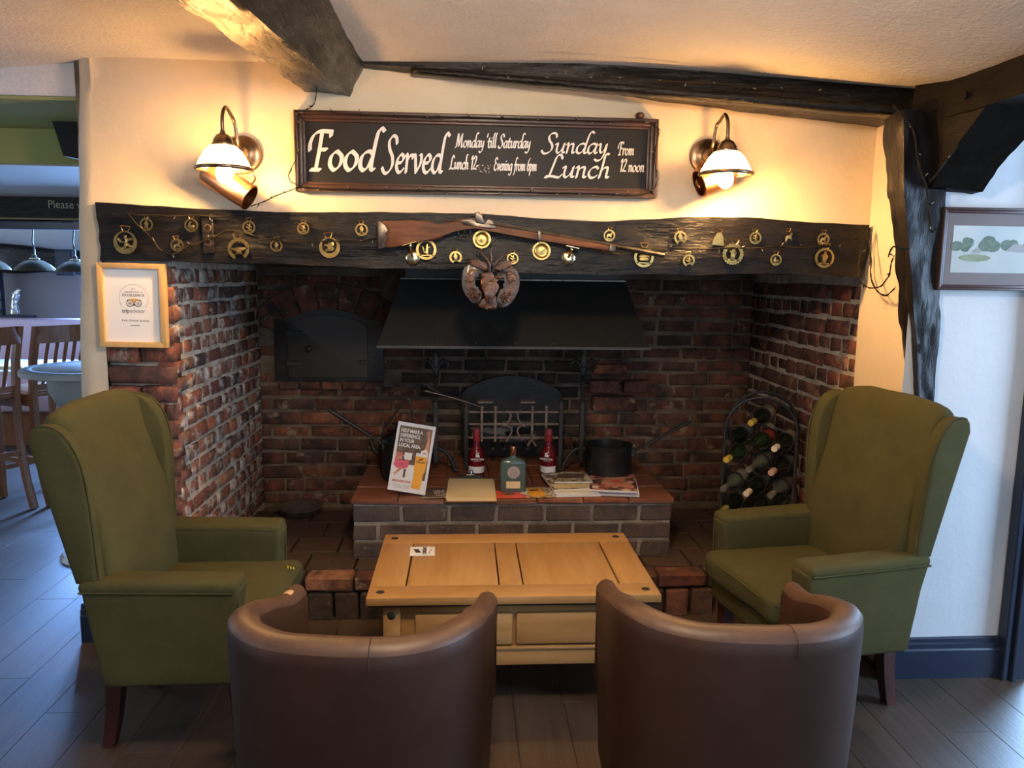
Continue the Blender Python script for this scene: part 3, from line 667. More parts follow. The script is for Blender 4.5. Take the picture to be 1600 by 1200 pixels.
can('copper_spotlight', ca, cb, .048, 'tilted copper cylinder spotlight behind the lamp left of the sign', copper)
ca = at(1142, 268, 3.0); cb = at(1092, 287, 2.99)
can('copper_spotlight', ca, cb, .052, 'short metal cylinder spotlight behind the lamp right of the sign', copper)

# ================================================================ HORSE BRASSES
BRY = 3.052
def star(n, R, r_, a0=PI/2): return [((R if k % 2 == 0 else r_)*math.cos(a0+PI*k/n), (R if k % 2 == 0 else r_)*math.sin(a0+PI*k/n)) for k in range(2*n)]
MOT = {   # cut-out figures, unit circle
 'legs': [[(0, 0), (.12, .42), (.5, .5), (.72, .4), (.6, .25), (.3, .2), (.18, -.05)], [(0, 0), (-.42, -.1), (-.68, .2), (-.7, .42), (-.5, .38), (-.35, .12), (0, .1)], [(0, 0), (.2, -.3), (.0, -.62), (-.2, -.75), (-.28, -.55), (-.1, -.4), (-.05, -.12)], [(0, .1), (-.15, .7), (.1, .65), (.1, .2)], [(.05, -.1), (.55, -.55), (.66, -.35), (.2, .05)]],
 'swan': [[(-.6, -.2), (-.3, -.5), (.35, -.5), (.62, -.1), (.3, .1), (0, -.05), (-.2, .15), (-.05, .45), (.1, .55), (-.15, .62), (-.4, .35), (-.42, .0)]],
 'horse': [[(-.55, -.6), (-.45, .1), (-.2, .3), (.15, .25), (.3, .6), (.5, .65), (.62, .35), (.42, .3), (.35, .0), (.5, -.55), (.35, -.6), (.2, -.15), (-.2, -.15), (-.35, -.6)]],
 'deer': [[(-.6, -.5), (-.5, .1), (.2, .15), (.35, .55), (.2, .75), (.45, .6), (.7, .7), (.55, .45), (.66, .3), (.42, .2), (.4, -.1), (.6, -.5), (.45, -.55), (.2, -.15), (-.2, -.12), (-.4, -.55)]],
 'figure': [[(-.2, -.75), (-.22, .1), (-.42, .2), (-.3, .35), (-.14, .38), (-.16, .7), (.16, .7), (.14, .38), (.36, .3), (.3, -.1), (.2, -.1), (.24, -.75)]],
 'anvil': [[(-.7, .12), (.72, .12), (.55, -.12), (.22, -.2), (.22, -.38), (.5, -.55), (-.5, -.55), (-.22, -.38), (-.22, -.2), (-.5, -.12)]],
 'dragon': [[(-.5, -.4), (.3, -.42), (.5, -.1), (.3, .1), (.52, .3), (.45, .62), (.15, .5), (-.1, .62), (-.02, .35), (-.4, .45), (-.55, .25), (-.2, .15), (-.1, -.05), (-.5, -.2)]],
 'knot': [[(-.45, .5), (.45, -.1), (.45, .1), (-.3, .6)], [(-.5, .0), (.4, -.55), (.5, -.38), (-.42, .2)], [(-.1, -.6), (.1, -.6), (.25, .6), (.05, .62)]],
 'monogram': [[(-.45, .4), (-.32, .4), (-.2, -.2), (.0, -.3), (.05, .6), (.2, .62), (.2, -.6), (.06, -.6), (.02, -.42), (-.3, -.35)], [(.0, .1), (.4, .2), (.4, .3), (.0, .25)]],
 'cart': [[(-.6, .0), (.6, .0), (.5, .35), (-.35, .35)], [(-.5, -.25), (-.3, -.42), (0, -.3), (.3, -.42), (.55, -.25), (.4, -.05), (-.4, -.05)]]}
def brass_piece(pxl, r, shape, motif, label, tilt=0, bw=.24, lug=1):
    c = at(*pxl, BRY); r *= 2.55e-3
    t = thing('horse_brass', label, 'horse brass', (c.x, BRY+.004, c.z-r), group='horse brasses on the mantel beam')
    Mx = FRONT((c.x, BRY, c.z)) @ Matrix.Rotation(tilt, 4, 'Z'); d = .0035
    bm = NB()
    def ring(ro, ri, a0=0, a1=2*PI, n=36, off=(0, 0)):
        A = circ(ro, n, (0, 0), a0, a1); B = circ(ri, n, off, a0, a1); full = abs(a1-a0-2*PI) < 1e-6; m = len(A)
        va = [[bm.verts.new(Mx @ V((p[0], p[1], h))) for p in q] for q in (A, B) for h in (0, d)]
        for k in range(m if full else m-1):
            k2 = (k+1) % m
            bm.faces.new((va[1][k], va[1][k2], va[3][k2], va[3][k])); bm.faces.new((va[0][k], va[2][k], va[2][k2], va[0][k2]))
            bm.faces.new((va[0][k], va[0][k2], va[1][k2], va[1][k])); bm.faces.new((va[2][k], va[3][k], va[3][k2], va[2][k2]))
    if shape == 'ring': ring(r, r*(1-bw))
    elif shape == 'crescent': ring(r, r*.72, off=(0, r*.18))
    elif shape == 'shoe':
        ring(r, r*.70, math.radians(-62), math.radians(242))
    elif shape == 'disc': PRISM(bm, star(26, r, r*.93), 0, d, Mx)
    elif shape == 'rope':
        ring(r*.86, r*.70)
        for k in range(22): PRISM(bm, circ(r*.13, 8, (r*.93*math.cos(2*PI*k/22), r*.93*math.sin(2*PI*k/22))), 0, d, Mx)
    elif shape == 'bell': PRISM(bm, [(-.95*r, -r), (.95*r, -r), (.7*r, .2*r), (.35*r, .9*r), (-.35*r, .9*r), (-.7*r, .2*r)], 0, d*.5, Mx); ring(r*.62, r*.4)
    elif shape == 'plain': pass
    pt = build('plate', bm, brass, t, 40, True)
    if shape == 'disc':
        bm = NB(); LATHE(bm, [(r*.78, 0), (r*.72, .005), (r*.66, .002), (r*.42, .002), (r*.38, .006), (r*.1, .007), (0, .008)], 32, (c.x, BRY-d, c.z), (0, -1, 0)); build('boss', bm, brass, pt, 60, True)
    k = r*(.92 if shape != 'plain' else 1.15)
    if motif:
        bm = NB()
        for poly in MOT[motif]: PRISM(bm, [(p[0]*k, p[1]*k*(.98)) for p in poly], 0, d*1.3, Mx, bev=.0008)
        if shape in ('ring', 'shoe', 'rope'): PRISM(bm, [(-r*.8, -r*.62), (r*.8, -r*.62), (r*.7, -r*.5), (-r*.7, -r*.5)] if motif not in ('anvil',) else [(-r*.85, -r*.05), (r*.85, -r*.05), (r*.85, r*.1), (-r*.85, r*.1)], 0, d, Mx)
        build('figure', bm, brass, t, 40, True)
    if lug:
        bm = NB(); TUBE(bm, [Mx @ V((p[0]*r, p[1]*r, d*.6)) for p in ((-.20, .95), (-.42, 1.42), (.42, 1.42), (.20, .95))], .0022*(1 if r > .03 else .8), 6, closed=True); build('hanger', bm, brass, t, 40, True)
    return t
H = 'horse brass'
for a in [
 ((229, 351), 9.5, 'ring', 'figure', 'small oval horse brass with a standing figure, upper left end of mantel'),
 ((299, 352), 10, 'ring', 'swan', 'horse brass with a swan, just left of the mortise holes'),
 ((196, 379), 17, 'crescent', 'legs', 'large horse brass with a three-legged star, far left of the mantel'),
 ((277, 383), 9.5, 'ring', 'deer', 'small horse brass with a running deer, below the swan brass'),
 ((389, 355), 9.5, 'ring', 'knot', 'small horse brass just above and right of the anvil horseshoe'),
 ((373, 389), 16, 'shoe', 'anvil', 'large horseshoe brass with an anvil across it'),
 ((432, 384), 9, 'ring', 'figure', 'small round horse brass right of the anvil horseshoe, below the cable'),
 ((474, 357), 9, 'ring', 'knot', 'small horse brass near the top edge, above the dragon brass'),
 ((515, 387), 15.5, 'crescent', 'dragon', 'large crescent horse brass with a dragon'),
 ((565, 359), 9.5, 'ring', 'figure', 'small horse brass with a figure, left of the gun butt'),
 ((666, 390), 15.5, 'ring', 'monogram', 'large round horse brass with a monogram, below the gun stock'),
 ((712, 402), 9.5, 'shoe', 'figure', 'small horseshoe brass left of the carved plaque'),
 ((753, 374), 14, 'disc', 'cart', 'solid toothed horse brass directly above the carved plaque'),
 ((801, 404), 9, 'ring', 'knot', 'small ring horse brass at the right tip of the carved antlers'),
 ((846, 392), 14.5, 'disc', None, 'solid scalloped disc brass below the gun barrel'),
 ((952, 368), 9, 'ring', 'horse', 'small horse brass above the muzzle end of the gun stock'),
 ((1006, 402), 15.5, 'ring', 'cart', 'large horse brass partly hidden behind the gun muzzle'),
 ((1063, 371), 10, 'shoe', 'figure', 'horseshoe brass first to the right of the gun muzzle, upper row'),
 ((1123, 373), 10, 'bell', None, 'bell-shaped horse brass above and left of the roped ring brass'),
 ((1180, 372), 9.5, 'ring', 'knot', 'small oval horse brass above and right of the roped ring brass'),
 ((1232, 371), 9.5, 'plain', 'horse', 'horse-shaped brass without a ring near the right end'),
 ((1286, 374), 10, 'shoe', 'horse', 'horseshoe brass directly above the large framed-figure brass at far right'),
 ((1076, 407), 9.5, 'shoe', 'knot', 'horseshoe brass below the cable, first right of the gun muzzle'),
 ((1145, 397), 16, 'rope', 'figure', 'large roped ring horse brass with a figure'),
 ((1212, 406), 9, 'ring', 'swan', 'small horse brass below the cable, right of the roped ring'),
 ((1288, 403), 15.5, 'ring', 'figure', 'large ring horse brass with a standing figure at the right end of mantel'),
]: brass_piece(*a, tilt=random.uniform(-.12, .12))

# ================================================================ GUN AND ITS HOOKS
GY = 3.03
def poly_px(pts, y): return [(lambda q: (q.x, q.z))(at(a, b, y)) for a, b in pts]
gun = thing('antique_rifle', 'old wooden-stocked rifle hung slanting across the mantel beam', 'rifle', tuple(at(760, 380, GY)))
F0 = FRONT((0, GY, 0))
stock = [(592, 346), (612, 345.5), (640, 345), (668, 344.5), (676, 349), (684, 354), (692, 352.5), (712, 344), (735, 341), (747, 345), (768, 352), (806, 358.5), (846, 364.5), (900, 374), (953, 383), (959, 387), (955, 392.5), (946, 391.5), (900, 384.5), (846, 376), (806, 369), (768, 362), (744, 357), (727, 355.5), (712, 358), (698, 366), (689, 372), (676, 376), (660, 377.5), (640, 381.5), (609, 387.5), (594, 388.5)]
bm = NB(); PRISM(bm, poly_px(stock, GY), -.018, .016, F0, bev=.008); build('stock', bm, walnut, gun, 60, True)
bm = NB(); PRISM(bm, poly_px([(590, 346), (594, 345.5), (602, 352), (607, 361), (601, 366), (606, 373), (600, 380), (604, 386), (597, 389), (591.5, 389)], GY), -.02, .0185, F0, bev=.002); build('butt_plate', bm, gun_steel, gun, 40, True)
a = at(752, 349, GY); b = at(1037, 400.5, GY); bm = NB(); LATHE(bm, [(0, 0), (.012, 0), (.0105, .4), (.0098, (b-a).length), (.0055, (b-a).length), (.0055, (b-a).length-.03), (0, (b-a).length-.03)], 8, a+V((0, -.006, .004)), b-a); build('barrel', bm, gun_steel, gun, 20, True)
a = at(940, 391, GY); b = at(968, 397.5, GY); bm = NB(); TUBE(bm, [a, b], [.004, .002], 8); build('ramrod', bm, brass, gun, 40, True)
bm = NB(); PRISM(bm, poly_px([(718, 345), (735, 342), (752, 347), (772, 353), (776, 357), (764, 358), (745, 354), (726, 352)], GY), .014, .021, F0, bev=.002); lkp = build('lock_plate', bm, gun_steel, gun, 40, True)
bm = NB(); PRISM(bm, poly_px([(744, 349), (741, 342), (745, 336), (742, 333), (748, 332), (754, 337), (752, 343), (758, 346), (757, 351)], GY), .012, .026, F0, bev=.003); PRISM(bm, poly_px([(758, 350), (762, 344), (768, 345), (772, 351)], GY), .008, .02, F0); build('hammer', bm, gun_steel, lkp, 40, True)
bm = NB(); q = at(725, 363, GY-.002); TUBE(bm, cr([(*at(700, 366, GY-.002),), (*at(714, 358, GY-.002),), (*at(718, 369, GY-.002),), (*at(729, 371.5, GY-.002),), (*at(735, 364, GY-.002),), (*at(733, 356, GY-.002),)], 6), .0022, 6); tgd = build('trigger_guard', bm, gun_steel, gun, 60, True)
bm = NB(); TUBE(bm, cr([(*at(724, 357, GY-.002),), (*at(726, 362, GY-.002),), (*at(723, 366, GY-.002),)], 4), .002, 6); build('trigger', bm, gun_steel, tgd, 60, True)
for pts in ([(840.5, 361), (845.5, 362), (845, 377), (840, 376)], [(952, 382.5), (960, 384), (961, 391), (956, 394), (950, 392)]):
    bm = NB(); PRISM(bm, poly_px(pts, GY), -.02, .019, F0, bev=.003); build('barrel_band', bm, gun_steel, gun, 40, True)
for (dc, top, l0, l1, lab) in (((645, 402.5), (641, 381.5), (629, 384), (651, 377.5), 'round brass gun hook under the butt end of the rifle'), ((888, 403), (893, 387), (884, 384), (904, 388.5), 'round brass gun hook under the fore end of the rifle')):
    c = at(*dc, BRY); t = thing('gun_hook', lab, 'hook', (c.x, BRY+.005, c.z-.025))
    bm = NB(); LATHE(bm, [(0, 0), (.0265, 0), (.027, .003), (.022, .006), (.012, .008), (0, .009)], 28, (c.x, BRY+.003, c.z), (0, -1, 0)); ro = build('rose', bm, brass_pale, t, 60, True)
    for k in range(3):
        a = PI/2+k*2.09; bm = NB(); LATHE(bm, [(.0028, 0), (.0028, .002), (0, .0025)], 8, (c.x+.016*math.cos(a), BRY-.004, c.z+.016*math.sin(a)), (0, -1, 0)); build('screw', bm, gun_steel, ro, 0, True)
    h = at(*top, GY-.02); bm = NB(); TUBE(bm, cr([(c.x, BRY-.006, c.z), (c.x+(h.x-c.x)*.2, GY+.01, c.z+.006), (h.x, GY-.026, h.z-.012), (h.x, GY-.026, h.z)], 5), .005, 8, flat=.6); build('arm', bm, brass_pale, t, 60, True)
    p, q = at(*l0, GY-.02), at(*l1, GY-.02); bm = NB(); e = (q-p); BX(bm, (p+q)/2+V((0, .004, 0)), (e.length, .052, .0035), Matrix.Rotation(-math.atan2(e.z, e.x), 3, 'Y'), bev=.001); build('rest', bm, brass_pale, t, 0, True)

# ================================================================ CARVED PLAQUE
def plq(x, y): q = at(720+x/10.91, 380+y/10.91, 3.02); return (q.x, q.z)
DY = 3.022; D0 = FRONT((0, DY, 0))
pq = thing('carved_plaque', 'heart-shaped carved brown plaque with a stag head, leaves and grapes, below the rifle', 'plaque', (at(766, 440, DY).x, DY+.02, at(766, 484, DY).z))
def carve(name, pts, h0, h1, m, bev=.006, sm=True):
    bm = NB(); P = [plq(*p) for p in pts]
    if sm: P = [(p.x, p.y) for p in cr([(a[0], a[1], 0) for a in P], 4, True)]
    try: PRISM(bm, P, h0, h1, D0, bev=bev)
    except Exception: PRISM(bm, P, h0, h1, D0)
    return build(name, bm, m, pq, 60, True)
carve('left_wing', [(160, 330), (60, 420), (15, 580), (30, 760), (100, 910), (200, 1010), (285, 1040), (330, 970), (375, 880), (340, 800), (270, 760), (245, 660), (270, 560), (350, 500), (420, 480), (330, 400)], -.018, .010, carved_dark)
carve('right_wing', [(860, 380), (960, 480), (1000, 620), (985, 780), (930, 910), (840, 1030), (720, 1095), (630, 1080), (615, 960), (620, 860), (700, 800), (750, 700), (720, 580), (660, 520), (600, 500), (700, 440)], -.018, .010, carved_dark)
carve('left_wing_relief', [(170, 440), (100, 560), (100, 720), (180, 880), (270, 950), (330, 880), (250, 780), (215, 650), (250, 540), (320, 480)], .008, .017, carved)
carve('right_wing_relief', [(820, 470), (930, 560), (945, 700), (880, 860), (790, 980), (700, 1020), (690, 880), (790, 790), (820, 680), (770, 560)], .008, .017, carved)
carve('neck', [(430, 880), (380, 1000), (290, 1050), (380, 1110), (450, 1095), (540, 1135), (620, 1100), (600, 960), (590, 880), (520, 930)], -.018, .012, carved, .008)
carve('stag_head', [(480, 470), (440, 560), (350, 600), (345, 740), (400, 850), (425, 950), (440, 1020), (480, 1000), (540, 930), (590, 860), (655, 745), (590, 640), (560, 540)], .004, .034, carved, .012)
carve('muzzle', [(490, 640), (430, 740), (400, 850), (430, 980), (500, 960), (560, 860), (600, 760), (545, 640)], .02, .046, carved, .012)
carve('ear', [(440, 540), (380, 505), (345, 560), (380, 585), (440, 570)], .012, .03, carved, .006); carve('ear', [(570, 560), (640, 540), (690, 590), (640, 615), (580, 590)], .012, .03, carved, .006)
carve('leaf', [(150, 310), (200, 270), (300, 300), (420, 315), (470, 400), (430, 475), (330, 420), (220, 380)], .008, .024, carved, .006); carve('leaf', [(860, 310), (800, 300), (690, 320), (600, 370), (570, 440), (620, 470), (720, 440), (850, 400)], .008, .024, carved, .006)
for p in ([(490, 480, .02), (470, 330, .026), (400, 230, .026), (350, 150, .022), (350, 90, .018)], [(370, 190, .024), (320, 140, .02), (255, 105, .015)], [(545, 480, .02), (590, 350, .026), (680, 250, .026), (770, 190, .022), (850, 165, .018)], [(500, 400, .02), (520, 270, .02), (500, 170, .02), (530, 80, .02)], [(560, 420, .02), (500, 270, .024)]):
    pts = [V((plq(a, b)[0], DY-c_, plq(a, b)[1])) for a, b, c_ in p]; bm = NB(); k = cr(pts, 5); TUBE(bm, k, [.0062-.0036*i/len(k) for i in range(len(k))], 8); build('antler', bm, carved_dark, pq, 60, True)
r = random.Random(3)
for nm, (cx, cy), n in (('grapes', (205, 860), 22), ('grapes', (780, 920), 26)):
    bm = NB()
    for k in range(n):
        a = r.random()*2*PI; d = math.sqrt(r.random())*90; q = plq(cx+d*math.cos(a)*1.1, cy+d*math.sin(a)*1.1)
        bmesh.ops.create_uvsphere(bm, u_segments=8, v_segments=6, radius=.0042, matrix=Matrix.Translation((q[0], DY-.018, q[1])))
    o = build(nm, bm, carved, pq, 180, True); o['kind'] = 'stuff'
carve('vine_leaf', [(160, 520), (190, 600), (250, 560), (230, 640), (170, 680), (120, 640), (110, 560)], .016, .022, carved, .003, False); carve('vine_leaf', [(800, 540), (900, 520), (880, 590), (940, 640), (860, 660), (820, 720), (800, 620)], .016, .022, carved, .003, False)
bm = NB(); q = plq(520, 70); TUBE(bm, [(q[0], DY-.01, q[1]-.01), (q[0], BRY+.004, q[1]+.012)], .003, 6); build('hanging_hook', bm, gun_steel, pq, 0, True)

# ================================================================ CERTIFICATE
c0 = at(157, 477, 3.075)
cert = thing('certificate_frame', 'framed white certificate in a light oak frame on the left brick jamb', 'picture frame', (-1.282, WY-.02, 1.228))
cx, cz_, cw, ch = -1.282, 1.388, .252, .324; cy = 3.066
CF = FRONT((cx, cy, cz_)) @ Matrix.Rotation(math.radians(-.6), 4, 'Z')
def fr_rails(root, Mx, w_, h_, t, d0, d1, m, bev=.0015, name='frame_rail'):
    for P in ([(-w_/2, -h_/2), (w_/2, -h_/2), (w_/2-t, -h_/2+t), (-w_/2+t, -h_/2+t)], [(-w_/2+t, h_/2-t), (w_/2-t, h_/2-t), (w_/2, h_/2), (-w_/2, h_/2)], [(-w_/2, -h_/2), (-w_/2+t, -h_/2+t), (-w_/2+t, h_/2-t), (-w_/2, h_/2)], [(w_/2-t, -h_/2+t), (w_/2, -h_/2), (w_/2, h_/2), (w_/2-t, h_/2-t)]):
        bm = NB(); PRISM(bm, P, d0, d1, Mx, bev=bev); build(name, bm, m, root, 30, True)
fr_rails(cert, CF, cw, ch, .021, -.022, .010, oak_frame)
bm = NB(); PRISM(bm, [(-.106, -.142), (.106, -.142), (.106, .142), (-.106, .142)], -.02, -.006, CF); build('certificate_sheet', bm, paper_white, cert, 0, True)
def CT(x, y): return CF @ Matrix.Translation((x, y, -.0055))
def pxc(x, y): return ((x-555)/1200*120*2.515e-3-.0005, (600-y)/1200*120*2.515e-3-.0215+.021)   # place on the sheet
bm = NB(); ox, oy = pxc(570, 490); R_ = .0550
A = [(ox+R_*math.cos(a), oy+R_*math.sin(a)) for a in (math.radians(-40+260*k/50) for k in range(51))]; B = [(ox+(R_-.0012)*math.cos(a), oy+(R_-.0012)*math.sin(a)) for a in (math.radians(-40+260*k/50) for k in range(51))]
for k in range(50): FLAT(bm, [A[k], A[k+1], B[k+1], B[k]], -.0054, CF)
build('printed_ring', bm, ink_grey, cert, 0, True)
for s, (x, y), size, b, m, sp in (('2017', (565, 358), .0075, 0, ink_grey, 1.1), ('CERTIFICATE of', (565, 405), .0095, 0, ink_grey, 1.05), ('EXCELLENCE', (565, 458), .0135, .0004, ink_grey, 1.05), ('THE THREE KINGS', (583, 845), .0098, 0, ink, 1.35), ('2011 - 2017', (580, 920), .0075, 0, ink_grey, 1.0)):
    if s == '2011 - 2017': continue
    text('printed_text', s, CT(*pxc(x, y)), size, m, cert, bold=b, sp=sp)
text('printed_text', 'trip', CT(*pxc(502, 708)), .021, ink_grey, cert, 'RIGHT', bold=.0006, sp=.95); text('printed_text', 'advisor', CT(*pxc(504, 708)), .021, ink_grey, cert, 'LEFT', sp=.95)
bm = NB()
for k in range(9): x, y = pxc(510+k*16, 905); BX(bm, CF @ V((x, y, -.0055)), (.0026, .0002, .0042))
build('illegible_small_print', bm, ink_grey, cert, 0, True)
bm = NB()     # owl emblem
ow = [pxc(*p) for p in ((465, 515), (520, 495), (570, 488), (630, 495), (678, 515), (650, 545), (575, 600), (500, 545))]
FLAT(bm, ow, -.0054, CF, 1); el, er = pxc(512, 565), pxc(632, 565)
for e in (el, er):
    for k, (rr, mi) in enumerate(((.0136, 0), (.0108, 2), (.0072, 0), (.0055, 2), (.0030, 0))): FLAT(bm, circ(rr, 28, e), -.0053+k*.00012, CF, mi)
FLAT(bm, [pxc(572, 612), pxc(555, 575), pxc(590, 575)], -.0050, CF, 0)
for a_ in ([(462, 512), (500, 512), (475, 540)], [(682, 512), (642, 512), (668, 540)]): FLAT(bm, [pxc(*p) for p in a_], -.0051, CF, 0)
build('owl_emblem', bm, [ink, gold_ink, paper_white], cert, 0, True)

# ================================================================ PICTURE ON THE RIGHT WALL
pic = thing('framed_watercolour', 'dark-framed watercolour of a green with trees on the right wall beside the post', 'picture', (1.87, 2.68, 1.49))
PW, PH = .40, .288; pm = FRONT((1.672+PW/2, 2.655, 1.635))
fr_rails(pic, pm, PW, PH, .010, -.018, .012, frame_wood, .003); 
for nm, q in (('inner', 1),): fr_rails(pic, pm, PW-.018, PH-.018, .010, -.018, .006, mahogany, .002, 'inner_rail')
mount = M('grey_brown_mount', (.24, .19, .175), (.19, .15, .14), 3, .4); sky_p = M('painted_sky', (.55, .64, .66), (.70, .74, .72), 7, .5); tree_p = M('painted_trees', (.10, .15, .10), (.20, .27, .19), 40, .5); lawn_p = M('painted_lawn', (.24, .30, .15), (.34, .40, .25), 22, .5); road_p = M('painted_road', (.62, .65, .63), (.54, .60, .56), 12, .5); roof_p = M('painted_roofs', (.42, .42, .40), None, rough=.5)
bm = NB(); PRISM(bm, [(-PW/2+.015, -PH/2+.015), (PW/2-.015, -PH/2+.015), (PW/2-.015, PH/2-.015), (-PW/2+.015, PH/2-.015)], -.017, -.004, pm); build('mount', bm, mount, pic, 0, True)
bm = NB(); x0, x1, y0, y1 = -.152, .155, -.082, .082
FLAT(bm, [(x0, y0), (x1, y0), (x1, y1), (x0, y1)], -.0035, pm, 0); FLAT(bm, [(x0, y0), (x1, y0), (x1, y0+.075), (x0, y0+.082)], -.0033, pm, 3); FLAT(bm, circ(.06, 24, (x0+.085, y0+.052), ry=.013), -.0031, pm, 2)
r = random.Random(5)
for cx_, cy_, rr in ((x0+.015, .01, .022), (x0+.056, .022, .023), (x0+.048, .008, .02), (x0+.12, .012, .026), (x0+.135, .022, .03), (x0+.15, .012, .026), (x0+.20, .016, .022), (x0+.225, .02, .02), (x0+.29, .01, .03)):
    FLAT(bm, [(cx_+rr*math.cos(a)*r.uniform(.85, 1.1), cy_+rr*.85*math.sin(a)*r.uniform(.85, 1.1)) for a in (2*PI*k/14 for k in range(14))], -.0030+r.uniform(0, .0003), pm, 1)
for a_ in ([(.045, -.005), (.075, .022), (.11, .018), (.12, -.01)], [(-.075, -.004), (-.06, .006), (-.045, -.004), (-.045, -.014), (-.075, -.014)]): FLAT(bm, a_, -.0026, pm, 4)
build('watercolour_print', bm, [sky_p, tree_p, lawn_p, road_p, roof_p], pic, 0, True)
bm = NB(); PRISM(bm, [(-PW/2+.017, -PH/2+.017), (PW/2-.017, -PH/2+.017), (PW/2-.017, PH/2-.017), (-PW/2+.017, PH/2-.017)], -.001, .0, pm); build('glazing', bm, GLASS('picture_glass', (.03, .03, .03), .03, .93, (1, 1, 1)), pic, 0, True)

# ================================================================ FAIRY-LIGHT CABLES
def lights(label, paths, step=.085, name='fairy_lights', r=.0022):
    t = thing(name, label, 'fairy lights', tuple(V(paths[0][0])))
    rd = random.Random(len(label))
    for pts in paths:
        P = cr(pts, 5); bm = NB(); TUBE(bm, P, r, 6); TUBE(bm, [p+V((.003*math.sin(i*1.3), -.002, .003*math.cos(i*1.3))) for i, p in enumerate(P)], r*.8, 6); cbl = build('cable', bm, cable_m, t, 60, True)
        acc = 0
        for i in range(1, len(P)):
            acc += (P[i]-P[i-1]).length
            if acc > step*rd.uniform(.6, 1.3):
                acc = 0; a = rd.uniform(0, 2*PI); d = V((math.cos(a), -.5, math.sin(a))).normalized(); L = rd.uniform(.014, .024)
                bm = NB(); LATHE(bm, [(.0026, 0), (.0026, L*.5), (.0017, L*.52), (.0015, L), (0, L*1.06)], 7, P[i], d, mat=[0, 0, 1, 1]); build('bulb', bm, [cable_m, bulb_clear], cbl, 60, True)
pl_ = lambda L, y: [tuple(at(a, b, y)) for a, b in L]
lights('dark fairy-light cable strung in loops along the mantel beam', [pl_([(360, 338), (300, 337), (240, 337), (198, 333)], 3.046), pl_([(198, 333), (230, 366), (262, 397), (300, 384), (330, 371), (360, 361), (400, 369), (440, 377), (500, 377), (560, 376), (592, 371)], 3.044),
        pl_([(1000, 388), (1060, 389), (1140, 388), (1220, 386), (1300, 385), (1330, 374), (1356, 357)], 3.04), [tuple(at(a, b, y)) for a, b, y in ((1352, 360, 3.035), (1344, 395, 3.03), (1341, 425, 3.0), (1350, 446, 2.93), (1372, 449, 2.84), (1388, 432, 2.76), (1393, 408, 2.70))], [tuple(at(a, b, y)) for a, b, y in ((1354, 362, 3.03), (1360, 400, 3.0), (1362, 440, 2.94), (1380, 462, 2.84), (1397, 452, 2.74))]])
lights('thin fairy-light cable wound round the frame of the sign board', [pl_([(494, 138), (492, 160), (478, 172), (462, 174), (520, 176), (640, 183), (760, 184), (900, 189), (1020, 194), (1022, 240), (1016, 300), (900, 302), (700, 298), (470, 291), (464, 240), (462, 180)], 3.043), [tuple(at(466, 292, 3.045)), tuple(at(430, 307, 3.06)), tuple(at(392, 323, 3.06))]], .06, r=.0014)
lights('dark fairy-light cable along the wall-top timber and down the post', [pl_([(700, 108), (860, 122), (1000, 124), (1120, 131), (1250, 143), (1370, 152), (1395, 165)], 2.86), pl_([(1395, 165), (1425, 200), (1436, 260), (1446, 290), (1452, 340), (1455, 362), (1463, 358)], 2.62), pl_([(1452, 284), (1480, 250), (1530, 176), (1560, 160), (1600, 146)], 2.50), pl_([(1418, 390), (1395, 386), (1388, 402)], 2.60)], .1)
# ================================================================ SMOKE HOOD
fL, fR = at(590, 539, 3.5), at(1015, 545, 3.5); zb = (fL.z+fR.z)/2; tL, tR = at(626, 437, 3.72), at(977, 438, 3.72); zt = 1.50
hood = thing('smoke_hood', 'black sheet-metal smoke hood over the fire basket', 'hood', ((fL.x+fR.x)/2, 3.95, zb))
bm = NB(); th = .004
V8 = [(fL.x, 3.5, zb), (fR.x, 3.5, zb), (fR.x, BY, zb), (fL.x, BY, zb), (tL.x, 3.72, zt), (tR.x, 3.72, zt), (tR.x, BY, zt), (tL.x, BY, zt)]
vs = [bm.verts.new(p) for p in V8]
for f in ((0, 1, 5, 4), (1, 2, 6, 5), (3, 0, 4, 7)): bm.faces.new([vs[i] for i in f])
bmesh.ops.solidify(bm, geom=bm.faces[:], thickness=th); build('hood_canopy', bm, sheet_black, hood, 0, True)
bm = NB(); BX(bm, ((fL.x+fR.x)/2, 3.498, zb-.004), (fR.x-fL.x+.008, .010, .012)); build('bottom_edge', bm, sheet_black, hood, 0, True)
bm = NB(); BX(bm, ((tL.x+tR.x)/2, 3.715, zt+.002), (tR.x-tL.x, .010, .006)); build('top_edge', bm, gun_steel, hood, 0, True)
bm = NB(); BX(bm, ((tL.x+tR.x)/2, 4.06, zt+.05), (tR.x-tL.x-.04, .58, .09)); build('flue_collar', bm, sheet_black, hood, 0, True)
r = random.Random(9); bm = NB()
for k in range(7):
    x = fL.x+(fR.x-fL.x)*(k+.5)/7; LATHE(bm, [(.004, 0), (.003, .003), (0, .004)], 8, (x, 3.5+.012, zb+.016), (0, -1, .3))
build('rivets', bm, gun_steel, hood, 60, True)

